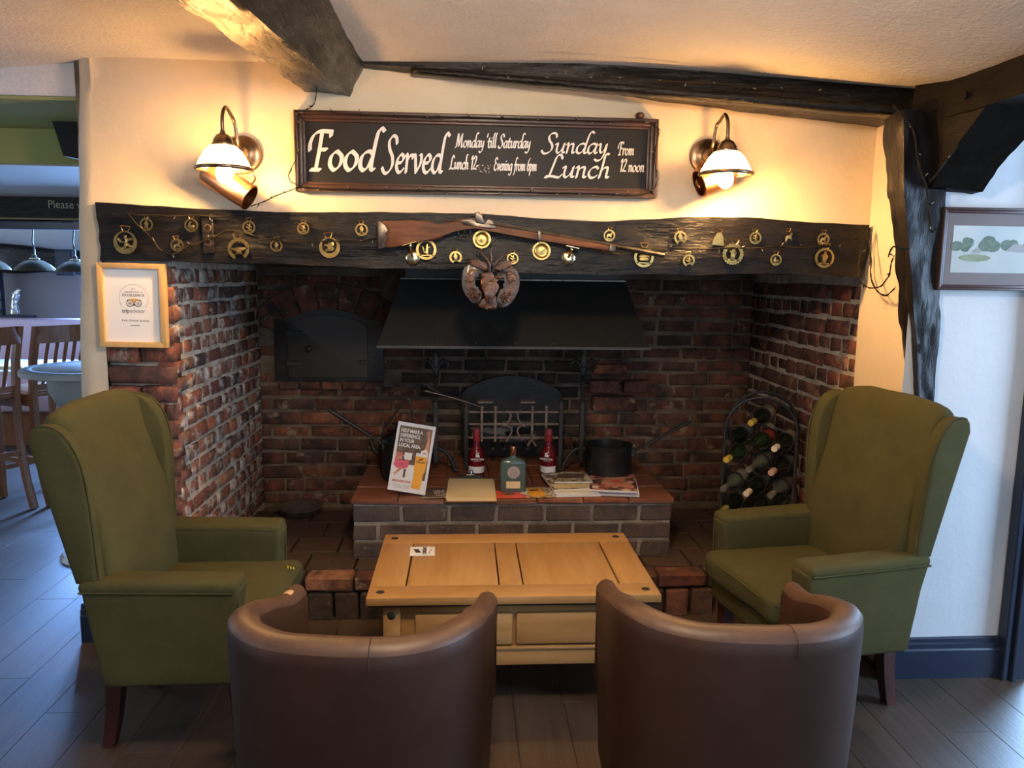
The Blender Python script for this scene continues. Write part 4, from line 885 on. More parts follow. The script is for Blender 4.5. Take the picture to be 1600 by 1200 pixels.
# ================================================================ BREAD OVEN DOOR
ov = thing('bread_oven_door', 'black iron bread-oven door with an arched top in the back wall', 'oven door', (-.76, BY-.01, .925))
def arch(x0, x1, z0, zs, rise, n=14):
    c = (x0+x1)/2; hw = (x1-x0)/2; R = (hw*hw+rise*rise)/(2*rise); a = math.asin(hw/R)
    return [(x0, z0), (x1, z0)]+[(c+R*math.sin(a-2*a*k/n), zs+rise-R+R*math.cos(a-2*a*k/n)) for k in range(n+1)]
OF = FRONT((0, BY, 0))
bm = NB(); PRISM(bm, [(-1.06, .922), (-.455, .922), (-.455, 1.265), (-.53, 1.268)]+[(p[0], p[1]) for p in arch(-1.0, -.53, .9, 1.262, .062)[3:]]+[(-1.06, 1.268)], -.02, .022, OF, bev=.003); build('frame_plate', bm, iron, ov, 30, True)
bm = NB(); PRISM(bm, arch(-.985, -.545, .94, 1.235, .055), .02, .036, OF, bev=.004); dor = build('door', bm, sheet_black, ov, 30, True)
bm = NB(); LATHE(bm, [(.008, 0), (.008, .012), (.016, .016), (.018, .026), (.012, .034), (0, .036)], 18, (-.865, BY-.035, 1.105), (0, -1, 0)); build('knob', bm, iron, dor, 60, True)
for z in (1.02, 1.19): bm = NB(); BX(bm, (-.945, BY-.042, z), (.09, .008, .026), bev=.002); build('strap_hinge', bm, iron, dor, 0, True)
bm = NB(); BX(bm, (-.56, BY-.042, 1.03), (.05, .01, .02), bev=.002); build('latch', bm, iron, dor, 0, True)

# ================================================================ FIRE BASKET, DOGS, TOOLS, FIREBACK
TZ = .490
bk = thing('fire_basket', 'rusty iron fire basket with scrolled front bars', 'fire basket', (.27, 4.1, TZ)); GYf = 4.02
def GP(x, y): q = at(580+x/4.21, 500+y/4.21, GYf); return (q.x, GYf, q.z)
for x, wd in ((627, .024), (1250, .024)):
    a, b = GP(x, 535), GP(x, 840); bm = NB(); BX(bm, (a[0], GYf, (a[2]+TZ)/2), (wd, .02, a[2]-TZ), bev=.003); build('end_post', bm, iron, bk, 0, True)
for y in (605, 685, 775):
    a, b = GP(640, y), GP(1240, y); bm = NB(); BX(bm, ((a[0]+b[0])/2, GYf+.004, a[2]), (b[0]-a[0], .012, .011), bev=.002); build('cross_bar', bm, iron_rust, bk, 0, True)
for x in (728, 818, 1060, 1152):
    a, b = GP(x, 575), GP(x, 800); bm = NB(); BX(bm, (a[0], GYf-.006, (a[2]+b[2])/2), (.013, .012, a[2]-b[2]), bev=.002); bmesh.ops.create_uvsphere(bm, u_segments=8, v_segments=6, radius=.0105, matrix=Matrix.Translation((a[0], GYf-.006, a[2]))); build('upright_bar', bm, iron_rust, bk, 40, True)
for P in ([(895, 595), (918, 630), (890, 690), (862, 690)], [(985, 595), (962, 630), (990, 690), (1015, 700)], [(990, 690), (960, 730), (990, 790)], [(890, 690), (925, 730), (890, 800)], [(1030, 830), (1055, 790), (1085, 830)]):
    bm = NB(); TUBE(bm, cr([GP(*p) for p in P], 5), .0055, 7); build('scroll', bm, iron_rust, bk, 60, True)
for x0, x1 in ((700, 800), (985, 1080)):
    a, b = GP(x0, 545), GP(x1, 545); bm = NB(); BX(bm, ((a[0]+b[0])/2, GYf+.05, a[2]), (b[0]-a[0], .08, .010), bev=.002); build('top_plate', bm, iron_rust, bk, 0, True)
for k in range(9):
    x = .03+k*.062; bm = NB(); TUBE(bm, [(x, GYf+.01, .60), (x, GYf+.24, .58)], .007, 6); build('grate_bar', bm, iron, bk, 0, True)
for x in (.005, .545):
    bm = NB(); BX(bm, (x, GYf+.13, .68), (.012, .24, .012)); BX(bm, (x, GYf+.24, .62), (.02, .02, .26)); build('side_rail', bm, iron, bk, 0, True)
r = random.Random(11)
ash = M('charred_log', (.05, .045, .04), (.16, .15, .14), 14, .9, bump=.6, bsc=40)
for k in range(7):
    x = .10+r.random()*.36; y = GYf+.06+r.random()*.12; z = .63+k*.014; a = r.uniform(-.5, .5); L = r.uniform(.11, .2)
    bm = NB(); d = V((math.cos(a), math.sin(a)*.5, r.uniform(-.15, .15))); LATHE(bm, [(0, -L/2), (.020, -L/2), (.023, 0), (.019, L/2), (0, L/2)], 9, (x, y, z), d); wob(bm, .004, 25, seed=k)
    o = build('charred_log', bm, ash, None, 40); tag(o, 'charred short log lying in the iron fire basket', 'log', 'charred logs in the fire basket')
fb = thing('fireback', 'dark cast-iron fireback with an arched top behind the fire basket', 'fireback', (.27, 4.33, TZ))
bm = NB(); PRISM(bm, arch(-.02, .56, TZ, .86, .10), .01, .035, FRONT((0, BY-.02, 0)), bev=.005); build('plate', bm, iron, fb, 30, True)
def firedog(px, label):
    b = at(px, 740, 3.98); x = b.x; t = thing('firedog', label, 'firedog', (x, 3.98, TZ), group=None); y = 3.98
    zt = at(px, 628, y).z; zf = at(px, 588, y).z; ztop = at(px, 556, y).z
    bm = NB(); BX(bm, (x, y, (TZ+.05+zt)/2), (.026, .022, zt-TZ-.05), bev=.003); build('standard', bm, iron, t, 0, True)
    bm = NB(); n = 26; S = []
    for i in range(n+1):
        z = zt+(zf-zt)*i/n; a = i*.5; S.append([bm.verts.new((x+.0125*math.cos(a+k*PI/2), y+.0125*math.sin(a+k*PI/2), z)) for k in range(4)])
    for i in range(n):
        for k in range(4): bm.faces.new((S[i][k], S[i][(k+1) % 4], S[i+1][(k+1) % 4], S[i+1][k]))
    build('twisted_shaft', bm, iron, t, 0, True)
    s = (ztop-zf); F = FRONT((x, y-.006, zf)); bm = NB()
    PRISM(bm, [(p[0]*s, p[1]*s) for p in ((0, 1.25), (.16, .85), (.10, .35), (.06, .1), (-.06, .1), (-.10, .35), (-.16, .85))], 0, .014, F, bev=.003)
    for sg in (1, -1):
        TUBE(bm, [F @ V((p[0]*s*sg, p[1]*s, .007)) for p in ((.05, .15), (.16, .55), (.38, .82), (.60, .66), (.58, .42), (.46, .40))], [.007, .011, .012, .010, .007, .004], 8)
    BX(bm, F @ V((0, .28*s, .007)), (.3*s, .02, .05), bev=.004); build('fleur_de_lis', bm, iron, t, 50, True)
    for sg in (1, -1):
        bm = NB(); TUBE(bm, cr([(x, y, TZ+.13), (x+.05*sg, y-.01, TZ+.11), (x+.09*sg, y-.015, TZ+.05), (x+.10*sg, y-.015, TZ+.012), (x+.125*sg, y-.015, TZ+.012)], 5), .011, 8); build('foot', bm, iron, t, 60, True)
    bm = NB(); BX(bm, (x, y+.12, TZ+.10), (.02, .26, .018)); BX(bm, (x, y+.24, TZ+.05), (.02, .02, .10)); build('billet_bar', bm, iron, t, 0, True)
firedog(681, 'black iron firedog with a fleur-de-lis top, left of the fire basket')
firedog(907, 'black iron firedog with a fleur-de-lis top, right of the fire basket')
tg = thing('fire_tongs', 'black fire tongs resting slantwise across the left firedog', 'fire tongs', tuple(at(700, 615, 3.95)))
bm = NB(); TUBE(bm, [tuple(at(664, 611, 3.94)), tuple(at(690, 617, 3.94)), tuple(at(722, 626, 3.94)), tuple(at(752, 636, 3.95))], .006, 7); build('arm', bm, gun_steel, tg, 60, True)
bm = NB(); TUBE(bm, cr([tuple(at(690, 617, 3.95)), tuple(at(676, 608, 3.95)), tuple(at(660, 598, 3.95))], 4), .005, 7); build('arm', bm, iron, tg, 60, True)
bm = NB(); TUBE(bm, [tuple(at(a, b, 3.94)) for a, b in ((664, 611), (657, 612), (655, 616), (664, 617), (676, 616))], .004, 6, closed=True); build('grip', bm, gun_steel, tg, 60, True)

# ================================================================ PANS
def pan(name, label, cx, cy, z0, r, h, handle, m, bail=None, cat='pan'):
    t = thing(name, label, cat, (cx, cy, z0))
    bm = NB(); LATHE(bm, [(0, 0), (r*.93, 0), (r*.99, .012), (r, .03), (r*.99, h-.01), (r*1.03, h-.004), (r*1.03, h), (r*.985, h), (r*.97, .03), (r*.9, .014), (0, .012)], 44, (cx, cy, z0)); build('body', bm, m, t, 50, True)
    a, b, wd = handle; a = V(a); b = V(b); d = (b-a).normalized()
    bm = NB(); TUBE(bm, [a, a.lerp(b, .12), a.lerp(b, .3), b-d*.02, b], [wd*.8, wd*.55, wd*.8, wd, wd*.9], 10, flat=.8); build('handle', bm, iron, t, 60, True)
    bm = NB(); BX(bm, a, (.03, .03, .05), bev=.006); build('handle_socket', bm, iron, t, 0, True)
    if bail:
        bm = NB(); TUBE(bm, cr(bail, 8), .0045, 8); build('bail', bm, gun_steel, t, 60, True)
    return t
h0 = V((.742+.118, 3.80, TZ+.145)); h1 = at(1078, 658, 3.86)
pan('saucepan', 'large black saucepan at the right end of the plinth, handle pointing right', .742, 3.83, TZ, .120, .183, (h0, h1, .011), pot_metal)
lp = at(640, 745, 3.84)
pan('lidless_cooking_pot', 'deep black long-handled pot at the left end of the plinth behind the leaflet', -.30, 3.84, TZ, .115, .20, (V((-.40, 3.80, TZ+.185)), at(514, 640, 3.80), .014), pot_metal, cat='pot')
KX = -.36
kt = thing('copper_kettle', 'dark kettle with a hoop handle behind the long-handled pot', 'kettle', (KX, 4.12, TZ))
bm = NB(); LATHE(bm, [(0, 0), (.10, 0), (.115, .03), (.11, .10), (.08, .16), (.05, .185), (.05, .19), (.02, .2), (.012, .22), (.016, .232), (0, .236)], 32, (KX, 4.12, TZ)); build('body', bm, M('tarnished_copper', (.12, .05, .03), (.05, .025, .018), 10, .4, .8), kt, 50, True)
bm = NB(); TUBE(bm, cr([(-.45, 4.12, TZ+.12), (-.435, 4.12, TZ+.20), tuple(at(617, 646, 4.12)), tuple(at(634, 625, 4.12)), (-.29, 4.12, at(648, 632, 4.12).z), (-.27, 4.12, TZ+.12)], 8), .006, 8); build('hoop_handle', bm, gun_steel, kt, 60, True)
bm = NB(); TUBE(bm, [(-.44, 4.10, TZ+.05), (-.49, 4.09, TZ+.10), (-.505, 4.09, TZ+.15)], [.022, .014, .011], 8); build('spout', bm, iron, kt, 60, True)
dish = thing('metal_dish', 'shallow round metal dish on the hearth floor at the left', 'dish', (-.90, 4.17, HZ))
bm = NB(); LATHE(bm, [(0, .002), (.088, .002), (.10, .012), (.118, .040), (.124, .044), (.124, .048), (.114, .044), (.094, .014), (.08, .008), (0, .008)], 40, (-.90, 4.17, HZ)); build('bowl', bm, dull_steel, dish, 60, True)
bm = NB(); LATHE(bm, [(0, -.006), (.012, -.004), (.014, .004), (0, .012)], 10, (-.985, 4.09, HZ+.05)); build('knob', bm, chrome, dish, 60, True)

# ================================================================ THINGS ON THE PLINTH
def sheet(w_, h_, t, M_, mats, prints=(), parent=None, name='sheet'):
    bm = NB(); PRISM(bm, [(-w_/2, -h_/2), (w_/2, -h_/2), (w_/2, h_/2), (-w_/2, h_/2)], -t, 0, M_, 0)
    for k, (poly, mi) in enumerate(prints): FLAT(bm, poly, .00025*(1+k*.35), M_, mi)
    return build(name, bm, mats, parent, 0, True)
def rect(x0, y0, x1, y1): return [(x0, y0), (x1, y0), (x1, y1), (x0, y1)]
# leaflet card standing on end
pl, pr, tl_, tr_ = at(605, 763, 3.545), at(665, 775, 3.50), at(619, 658, 3.59), at(679, 667, 3.545)
pl.z = TZ+.002
o_ = (pl+pr+tl_+tr_)/4; LW, LH = .180, .325
BR = onz(664, 774, TZ+.003); cu_ = V((.985, -.10, -.140)).normalized(); cv_ = V((.150, .16, .97)); cv_ = (cv_-cu_*cv_.dot(cu_)).normalized()
lm = frame(BR - cu_*LW/2 + cv_*LH/2, cu_, cv_)
lf = thing('leaflet_card', 'upright charity leaflet card with a pint of beer, leaning on the left pot', 'leaflet', (o_.x, o_.y, TZ))
FL_M = [paper_white, photo_dark, pink_print, amber, photo_mix, paper_cream, ink_red, ink, skin_print]
def leaflet_prints(s=1.0):
    W_, H_ = LW*s, LH*s; P = lambda x, y: ((x-.5)*W_, (y-.5)*H_)
    R = lambda a, b, c, d: [P(a, b), P(c, b), P(c, d), P(a, d)]
    e = lambda cx, cy, rx, ry, n=20: [P(cx+rx*math.cos(2*PI*k/n), cy+ry*math.sin(2*PI*k/n)) for k in range(n)]
    return [(R(.07, .20, .93, .95), 1), (R(.07, .20, .62, .40), 0), (R(.55, .62, .80, .93), 1), ([P(.72, .50), P(.80, .63), P(.84, .80), P(.80, .90), P(.86, .93), P(.90, .8), P(.92, .5)], 8), ([P(.66, .42), P(.72, .62), P(.84, .66), P(.91, .6), P(.9, .40)], 0), ([P(.74, .44), P(.78, .6), P(.86, .6), P(.86, .42)], 2), (R(.07, .40, .45, .56), 4), (R(.30, .47, .5, .57), 0), (e(.25, .39, .20, .066), 2), ([P(.09, .25), P(.26, .36), P(.3, .33), P(.12, .22)], 8), (R(.34, .21, .40, .33), 1), (e(.28, .395, .02, .01), 7),
            ([P(.60, .07), P(.84, .07), P(.87, .30), P(.90, .34), P(.90, .56), P(.60, .56), P(.60, .34), P(.63, .30)], 3), ([P(.60, .54), P(.90, .54), P(.90, .585), P(.60, .585)], 0), ([P(.66, .48), P(.72, .505), P(.82, .52), P(.77, .49)], 7)]
sheet(LW, LH, .003, lm, FL_M, leaflet_prints(), lf, 'card')
def LT(x, y): return lm @ Matrix.Translation(((x-.5)*LW, (y-.5)*LH, .0016))
for k, s in enumerate(('HELP MAKE A', 'DIFFERENCE', 'IN YOUR', 'LOCAL AREA.')): text('printed_text', s, LT(.11, .858-k*.070), .0235, paper_white, lf, 'LEFT', sx=.78, bold=.0006, sp=.92)
text('printed_text', 'MADE LOCAL FUND', LT(.09, .135), .0145, ink_red, lf, 'LEFT', sx=.66, bold=.0004)
text('printed_text', 'CARLING', LT(.75, .445), .0125, ink, lf, 'CENTER', sx=.85, bold=.0004)
bm = NB()
for k in range(3): BX(bm, LT(.33, .095-k*.022).translation, (.085-.008*k, .0008, .0014), lm.to_3x3())
build('illegible_small_print', bm, ink_grey, lf, 0, True)
lm2 = frame((-.10, 3.565, TZ+.002), (1, .12, 0), (-.12, 1, 0))
l2 = thing('flat_leaflet', 'dark leaflet lying flat between the upright card and the clipboard', 'leaflet', (-.10, 3.565, TZ))
sheet(.21, .15, .001, lm2, [photo_dark, paper_white], [(rect(-.105, -.075, .105, -.068), 1)], l2, 'card')
for k, s in enumerate(('HELP MAKE A', 'IN YOUR', 'LOCAL')): text('printed_text', s, lm2 @ Matrix.Translation((-.045+.004*k, .025-k*.036, .0008)), .032, paper_white, l2, 'LEFT', sx=.8, bold=.0008)

def gin(x, y, rz, label):
    t = thing('gin_bottle', label, 'bottle', (x, y, TZ), rz, 'red gin bottles')
    red = GLASS('red_glass', (.20, .006, .012), .06, .35)
    bm = NB(); LATHE(bm, [(0, .004), (.034, .0), (.0395, .006), (.040, .12), (.0385, .135), (.030, .155), (.020, .172), (.0165, .195), (.0165, .205), (0, .205)], 36); gb = build('glass_body', bm, red, t, 50)
    bm = NB(); LATHE(bm, [(.0175, .196), (.0185, .198), (.0185, .255), (.017, .2595), (0, .26)], 24); build('capsule', bm, M('red_foil', (.23, .02, .03), None, rough=.35), t, 50)
    bm = NB(); n = 20; A = [(.0405*math.sin(a), -.0405*math.cos(a)) for a in (math.radians(-82+164*k/n) for k in range(n+1))]
    lo = [bm.verts.new((p[0], p[1], .038)) for p in A]; hi = [bm.verts.new((p[0], p[1], .071)) for p in A]
    for k in range(n): bm.faces.new((lo[k], lo[k+1], hi[k+1], hi[k]))
    build('paper_label', bm, paper_white, gb, 180)
    def curved(s, z, size, bold):
        o = text('printed_text', s, Matrix(), size, paper_white, t, 'CENTER', sx=.8, bold=bold, world=False)
        o.matrix_local = Matrix.Translation((0, -.0415, z)) @ Matrix.Rotation(PI/2, 4, 'X') @ Matrix.Diagonal((.78, 1, 1, 1))
    curved('WHITLEY NEILL', .106, .0125, .0005); curved('HANDCRAFTED GIN', .099, .0052, 0)
    bm = NB(); F = FRONT((0, -.0415, .132))
    for p in ([(-.004, -.011), (.012, -.011), (.010, -.002), (.004, .003), (-.002, -.001)], [(-.010, -.010), (-.005, -.010), (-.003, .000), (.002, .004), (-.001, .009), (-.008, .011), (-.006, .003)], [(.002, .006), (.009, .008), (.007, .013), (.001, .012)]): FLAT(bm, p, 0, F)
    build('printed_emblem', bm, paper_white, t)
    return t
gin(.063, 3.835, .1, 'red gin bottle behind the clipboard, left of the pale square bottle')
gin(.432, 3.835, -.35, 'red gin bottle behind the magazines, right of the pale square bottle')
# pale flask
fk = thing('square_gin_bottle', 'pale green square-shouldered gin bottle with a round emblem in the middle of the plinth', 'bottle', (.235, 3.60, TZ)); fg = GLASS('pale_teal_glass', (.16, .25, .235), .06, .45)
bm = NB(); w2, d2 = .061, .030
def rr(w_, d_, r_): return [(sx_*(w_-r_)+r_*math.cos(a), sy_*(d_-r_)+r_*math.sin(a)) for sx_, sy_, a0 in ((1, 1, 0), (-1, 1, 90), (-1, -1, 180), (1, -1, 270)) for a in (math.radians(a0+k*22.5) for k in range(5))]
rings = []
for z, w_, d_, r_ in ((0, .054, .026, .010), (.006, w2, d2, .012), (.142, w2, d2, .012), (.155, .055, .028, .012), (.164, .034, .022, .014), (.168, .018, .017, .0155), (.176, .0145, .0145, .014), (.19, .0145, .0145, .014)):
    rings.append([bm.verts.new((.235+p[0], 3.60+p[1], TZ+z)) for p in rr(w_, d_, r_)])
for A, B in zip(rings, rings[1:]):
    for k in range(20): bm.faces.new((A[k], A[(k+1) % 20], B[(k+1) % 20], B[k]))
bm.faces.new(rings[0][::-1]); bm.faces.new(rings[-1]); build('glass_body', bm, fg, fk, 50, True)
bm = NB(); LATHE(bm, [(.0155, .180), (.0165, .182), (.0165, .219), (.0155, .222), (0, .222)], 24, (.235, 3.60, TZ)); build('gold_cap', bm, copper, fk, 50, True)
KF = FRONT((.235, 3.60-d2-.0006, TZ))
bm = NB(); FLAT(bm, circ(.031, 32, (.002, .100)), 0, KF, 0); FLAT(bm, circ(.0285, 32, (.002, .100)), .0002, KF, 1)
for k in range(9): FLAT(bm, rect(-.018+.0005*k, .0795+k*.0048, .022-.0005*k, .0815+k*.0048), .0004, KF, 0)
build('round_emblem', bm, [ink_grey, M('emblem_pale', (.46, .40, .38), None, rough=.5)], fk, 0, True)
bm = NB(); FLAT(bm, rect(-.033, .022, .034, .056), .0003, KF, 0); build('paper_label', bm, paper_cream, fk, 0, True)
text('printed_text', 'GIN', KF @ Matrix.Translation((0, .036, .0006)), .010, gold_ink, fk)
# clipboard with cream sheets
cb_ = thing('clipboard', 'clipboard holding a pad of cream paper at the front of the plinth', 'clipboard', (.03, 3.62, TZ)); KM = frame((.033, 3.602, TZ+.013), (1, -.02, .0), (.02, 1, .055))
bm = NB(); PRISM(bm, rect(-.122, -.16, .122, .18), -.012, -.008, KM, bev=.001); build('board', bm, M('brown_hardboard', (.22, .10, .04), None, rough=.5), cb_, 0, True)
for k in range(5):
    bm = NB(); a = .02*(k-2)*.6; PRISM(bm, [V((p[0], p[1])).to_3d() @ Matrix.Rotation(a, 3, 'Z') for p in rect(-.112, -.155+.004*k, .118-.003*k, .145)], -.008+k*.0022, -.0062+k*.0022, KM); build('paper_sheet', bm, paper_cream, cb_, 0, True)
bm = NB(); BX(bm, KM @ V((-.005, .163, .006)), (.13, .035, .012), KM.to_3x3(), bev=.004); clp = build('clip', bm, ink, cb_, 0, True)
bm = NB(); BX(bm, KM @ V((-.005, .172, .016)), (.05, .022, .018), KM.to_3x3(), bev=.006); LATHE(bm, [(0, 0), (.010, .004), (.008, .016), (0, .02)], 12, KM @ V((.0, .17, .02))); build('clip_lever', bm, chrome, clp, 40, True)
# coloured leaflets under the pale bottle
l3 = thing('red_leaflet', 'red and dark leaflet lying in front of the pale square bottle', 'leaflet', (.22, 3.54, TZ)); m3 = frame((.225, 3.545, TZ+.0015), (1, .05, 0), (-.05, 1, 0))
sheet(.15, .14, .0012, m3, [ink_red, photo_dark, pink_print, paper_white], [(circ(.028, 16, (-.01, .0), ry=.022), 1), ([(.01, -.06), (.06, -.055), (.05, -.02), (.02, -.01)], 2), ([(.045, .0), (.075, -.02), (.075, .06), (.05, .06)], 3)], l3, 'card')
l4 = thing('amber_leaflet', 'leaflet showing an amber pint, between the pale bottle and the magazines', 'leaflet', (.37, 3.57, TZ)); m4 = frame((.365, 3.57, TZ+.0018), (1, .04, 0), (-.04, 1, 0))
sheet(.15, .17, .0012, m4, [photo_mix2, amber, ink, paper_white], [(rect(-.055, -.07, .015, .075), 1), ([(-.05, .02), (-.01, .03), (.005, .05), (-.04, .045)], 2), (rect(-.065, .075, .02, .082), 3), (rect(.05, -.08, .07, .08), 3)], l4, 'card')
def magazine(x, y, rz, tilt, z, w_, h_, cover, label, t=.007, prints=()):
    g = thing('magazine', label, 'magazine', (x, y, z), rz, 'magazines on the plinth'); Mx = Matrix.Rotation(tilt, 4, 'X')
    bm = NB(); n = 8       # pages, bowed
    for k in range(3): BX(bm, Mx @ V((0, 0, t*(.18+.3*k))), (w_*(1-.008*k), h_*(1-.008*(k % 2)), t*.26), Mx.to_3x3())
    build('pages', bm, paper_white, g)
    bm = NB(); PRISM(bm, rect(-w_/2, -h_/2, w_/2, h_/2), t*.94, t*1.06, Mx, 0)
    for k, (poly, mi) in enumerate(prints): FLAT(bm, poly, t*1.06+.0002*(k+1), Mx, mi)
    build('cover', bm, [cover, paper_white, ink_red, amber, skin_print, photo_dark, paper_cream], g)
    return g
magazine(.535, 3.640, .06, .0, TZ, .215, .29, paper_white, 'lowest magazine of the left pile, white page edges showing', .011)
magazine(.530, 3.645, .02, .0, TZ+.0125, .215, .285, paper_cream, 'second magazine from the bottom of the left pile, cream cover', .009)
magazine(.515, 3.665, .11, .0, TZ+.023, .215, .29, photo_mix2, 'pale magazine on the left pile with a cream photo cover', .010, [(rect(-.10, -.13, .09, -.06), 6), (rect(-.10, .06, .10, .13), 5), (rect(-.09, -.03, .0, .03), 6)])
magazine(.53, 3.71, .04, .0, TZ+.0345, .19, .19, photo_mix2, 'small booklet on top of the left pile of magazines', .007, [([(-.08, -.02), (.06, -.04), (.08, .05), (-.05, .06)], 5)])
magazine(.745, 3.645, -.16, .0, TZ, .22, .29, paper_white, 'lowest magazine of the right pile, white page edges showing', .012)
magazine(.735, 3.650, -.20, .0, TZ+.0135, .22, .29, paper_white, 'middle magazine of the right pile, only its white edges showing', .010)
magazine(.730, 3.632, -.17, .0, TZ+.025, .225, .30, photo_mix, 'colour magazine with a figure on the cover, topmost of the right pile', .011, [(rect(-.105, .09, .0, .14), 2), ([(-.04, .04), (.03, .11), (.09, .10), (.05, .02), (.10, -.06), (.02, -.1), (-.08, -.04)], 4), ([(-.09, -.02), (-.05, .03), (-.06, -.08)], 5), (rect(-.10, -.13, -.07, -.09), 1), ([(.03, -.10), (.10, -.11), (.10, -.05)], 4), ([(-.02, .0), (.03, .03), (.04, -.02)], 2), ([(.05, .06), (.10, .08), (.10, .02)], 5)])

# ================================================================ WINE RACK WITH BOTTLES
bd = V((-.62, -.78, -.05)).normalized()            # necks point this way
hd = V((bd.x, bd.y, 0)).normalized(); sd = V((-hd.y, hd.x, 0)); sd = sd if sd.x > 0 else -sd
rc0 = onplane(1186, 720, V((1.48, 3.74, 0)), V((.25, .97, 0))); rp = V((1.40, 3.48, HZ))
rk = thing('wine_rack', 'black wrought-iron arched wine rack in the right corner of the inglenook', 'wine rack', rp)
sd = V((.97, -.24, 0)).normalized(); back = V((.40, .92, 0)).normalized()
def RP(px, py): return onplane(px, py, rp, V((.24, .97, 0)))
fw_ = .164; ztop = RP(1186, 621).z
cx_r = RP(1186, 720); base = V((cx_r.x, cx_r.y, HZ))
for nm, off in (('front_arch', V()), ('rear_arch', back*.20)):
    pts = [base+off-sd*fw_+V((0, 0, .0)), base+off-sd*fw_+V((0, 0, ztop-HZ-fw_))]+[base+off-sd*fw_*math.cos(a)+V((0, 0, ztop-HZ-fw_+fw_*math.sin(a))) for a in (PI*k/18 for k in range(1, 18))]+[base+off+sd*fw_+V((0, 0, ztop-HZ-fw_)), base+off+sd*fw_]
    bm = NB(); TUBE(bm, pts, .0075, 8); build(nm, bm, iron, rk, 60, True)
for k, z in enumerate((.10, .22, .34, .46, .58)):
    for s in (-1, 1):
        p = base+sd*fw_*s+V((0, 0, z)); bm = NB(); TUBE(bm, [p, p+back*.20], .004, 6); build('side_tie', bm, iron, rk, 60, True)
dk = M('bottle_dark_glass', (.008, .012, .008), None, rough=.08, spec=.6); gr = M('bottle_green_glass', (.02, .035, .012), None, rough=.08, spec=.6); cl = GLASS('bottle_clear_glass', (.14, .15, .12), .06, .35)
capm = {'yellow': M('yellow_cap', (.50, .36, .05), None, rough=.4), 'white': M('white_cap', (.62, .57, .48), None, rough=.4), 'dark': M('dark_foil', (.015, .012, .012), None, rough=.3), 'pink': M('pinkish_cap', (.44, .27, .22), None, rough=.4), 'green': M('green_foil', (.20, .20, .05), None, rough=.4), 'silver': M('silver_foil', (.30, .29, .26), None, rough=.3, metal=.7)}
labm = {'cream': M('wine_label_cream', (.32, .29, .22), (.25, .22, .16), 20, .6), 'red': M('wine_label_red', (.36, .045, .03), None, rough=.5), 'olive': M('wine_label_olive', (.22, .22, .05), None, rough=.5), 'grey': M('wine_label_grey', (.12, .11, .095), None, rough=.6)}
bott = [((1181, 656), dk, 'yellow', 'cream', 'dark wine bottle with a yellow cap at the top of the rack'),
 ((1146, 686), dk, 'dark', 'grey', 'dark wine bottle with a silver ring at its neck, upper left of the rack'),
 ((1180, 694), gr, 'dark', 'red', 'green wine bottle with a red label, middle of the second row'),
 ((1217, 696), dk, 'white', 'cream', 'dark wine bottle with a white cap, upper right of the rack'),
 ((1143, 713), gr, 'yellow', 'olive', 'green wine bottle with a banded yellow foil at the rack\'s left edge'),
 ((1178, 728), cl, 'silver', 'grey', 'clear bottle in the middle of the rack below the red label'),
 ((1212, 733), dk, 'pink', 'grey', 'dark wine bottle with a pinkish cap at the right of the rack'),
 ((1138, 758), cl, 'silver', 'cream', 'clear bottle with a small dark cap at the left below the yellow foil'),
 ((1174, 765), dk, 'white', 'grey', 'dark wine bottle with a white cap and green neck, low in the rack'),
 ((1211, 768), cl, 'silver', 'grey', 'clear bottle with a bare neck at the lower right of the rack'),
 ((1138, 791), dk, 'green', 'cream', 'dark wine bottle with pale green foil at bottom left above the chair arm'),
 ((1180, 795), dk, 'dark', 'grey', 'unlabelled dark bottle in the bottom row, middle'),
 ((1216, 796), dk, 'dark', 'grey', 'unlabelled dark bottle in the bottom row, right')]
for pxl, g, cm, lb, lab in bott:
    c = RP(pxl[0], pxl[1]); tip = c - hd*(-.03); ax = -bd       # from neck tip back to the base
    tip = c+bd*.075
    t = thing('wine_bottle', lab, 'wine bottle', tip, group='wine bottles in the rack')
    prof = [(0, 0), (.0135, 0), (.014, .006), (.0132, .07), (.016, .085), (.030, .125), (.0370, .15), (.0375, .28), (.034, .298), (0, .294)]
    bm = NB(); LATHE(bm, prof, 22, tip, ax); gb = build('glass_body', bm, g, t, 50, True)
    bm = NB(); L = .05; LATHE(bm, [(0, -.001), (.0140, -.001), (.0150, .003), (.0150, L), (.0137, L+.001)], 18, tip, ax); build('cap', bm, capm[cm], t, 50, True)
    bm = NB(); LATHE(bm, [(.0381, .19), (.0381, .262)], 22, tip, ax); build('label', bm, labm[lb], gb, 180, True)
    rc_ = tip+ax*.15; bm = NB(); TUBE(bm, [rc_+sd*.044*math.cos(a)+V((0, 0, .044*math.sin(a))) for a in (2*PI*k/20 for k in range(20))], .0038, 6, closed=True); build('bottle_ring', bm, iron, rk, 60, True)
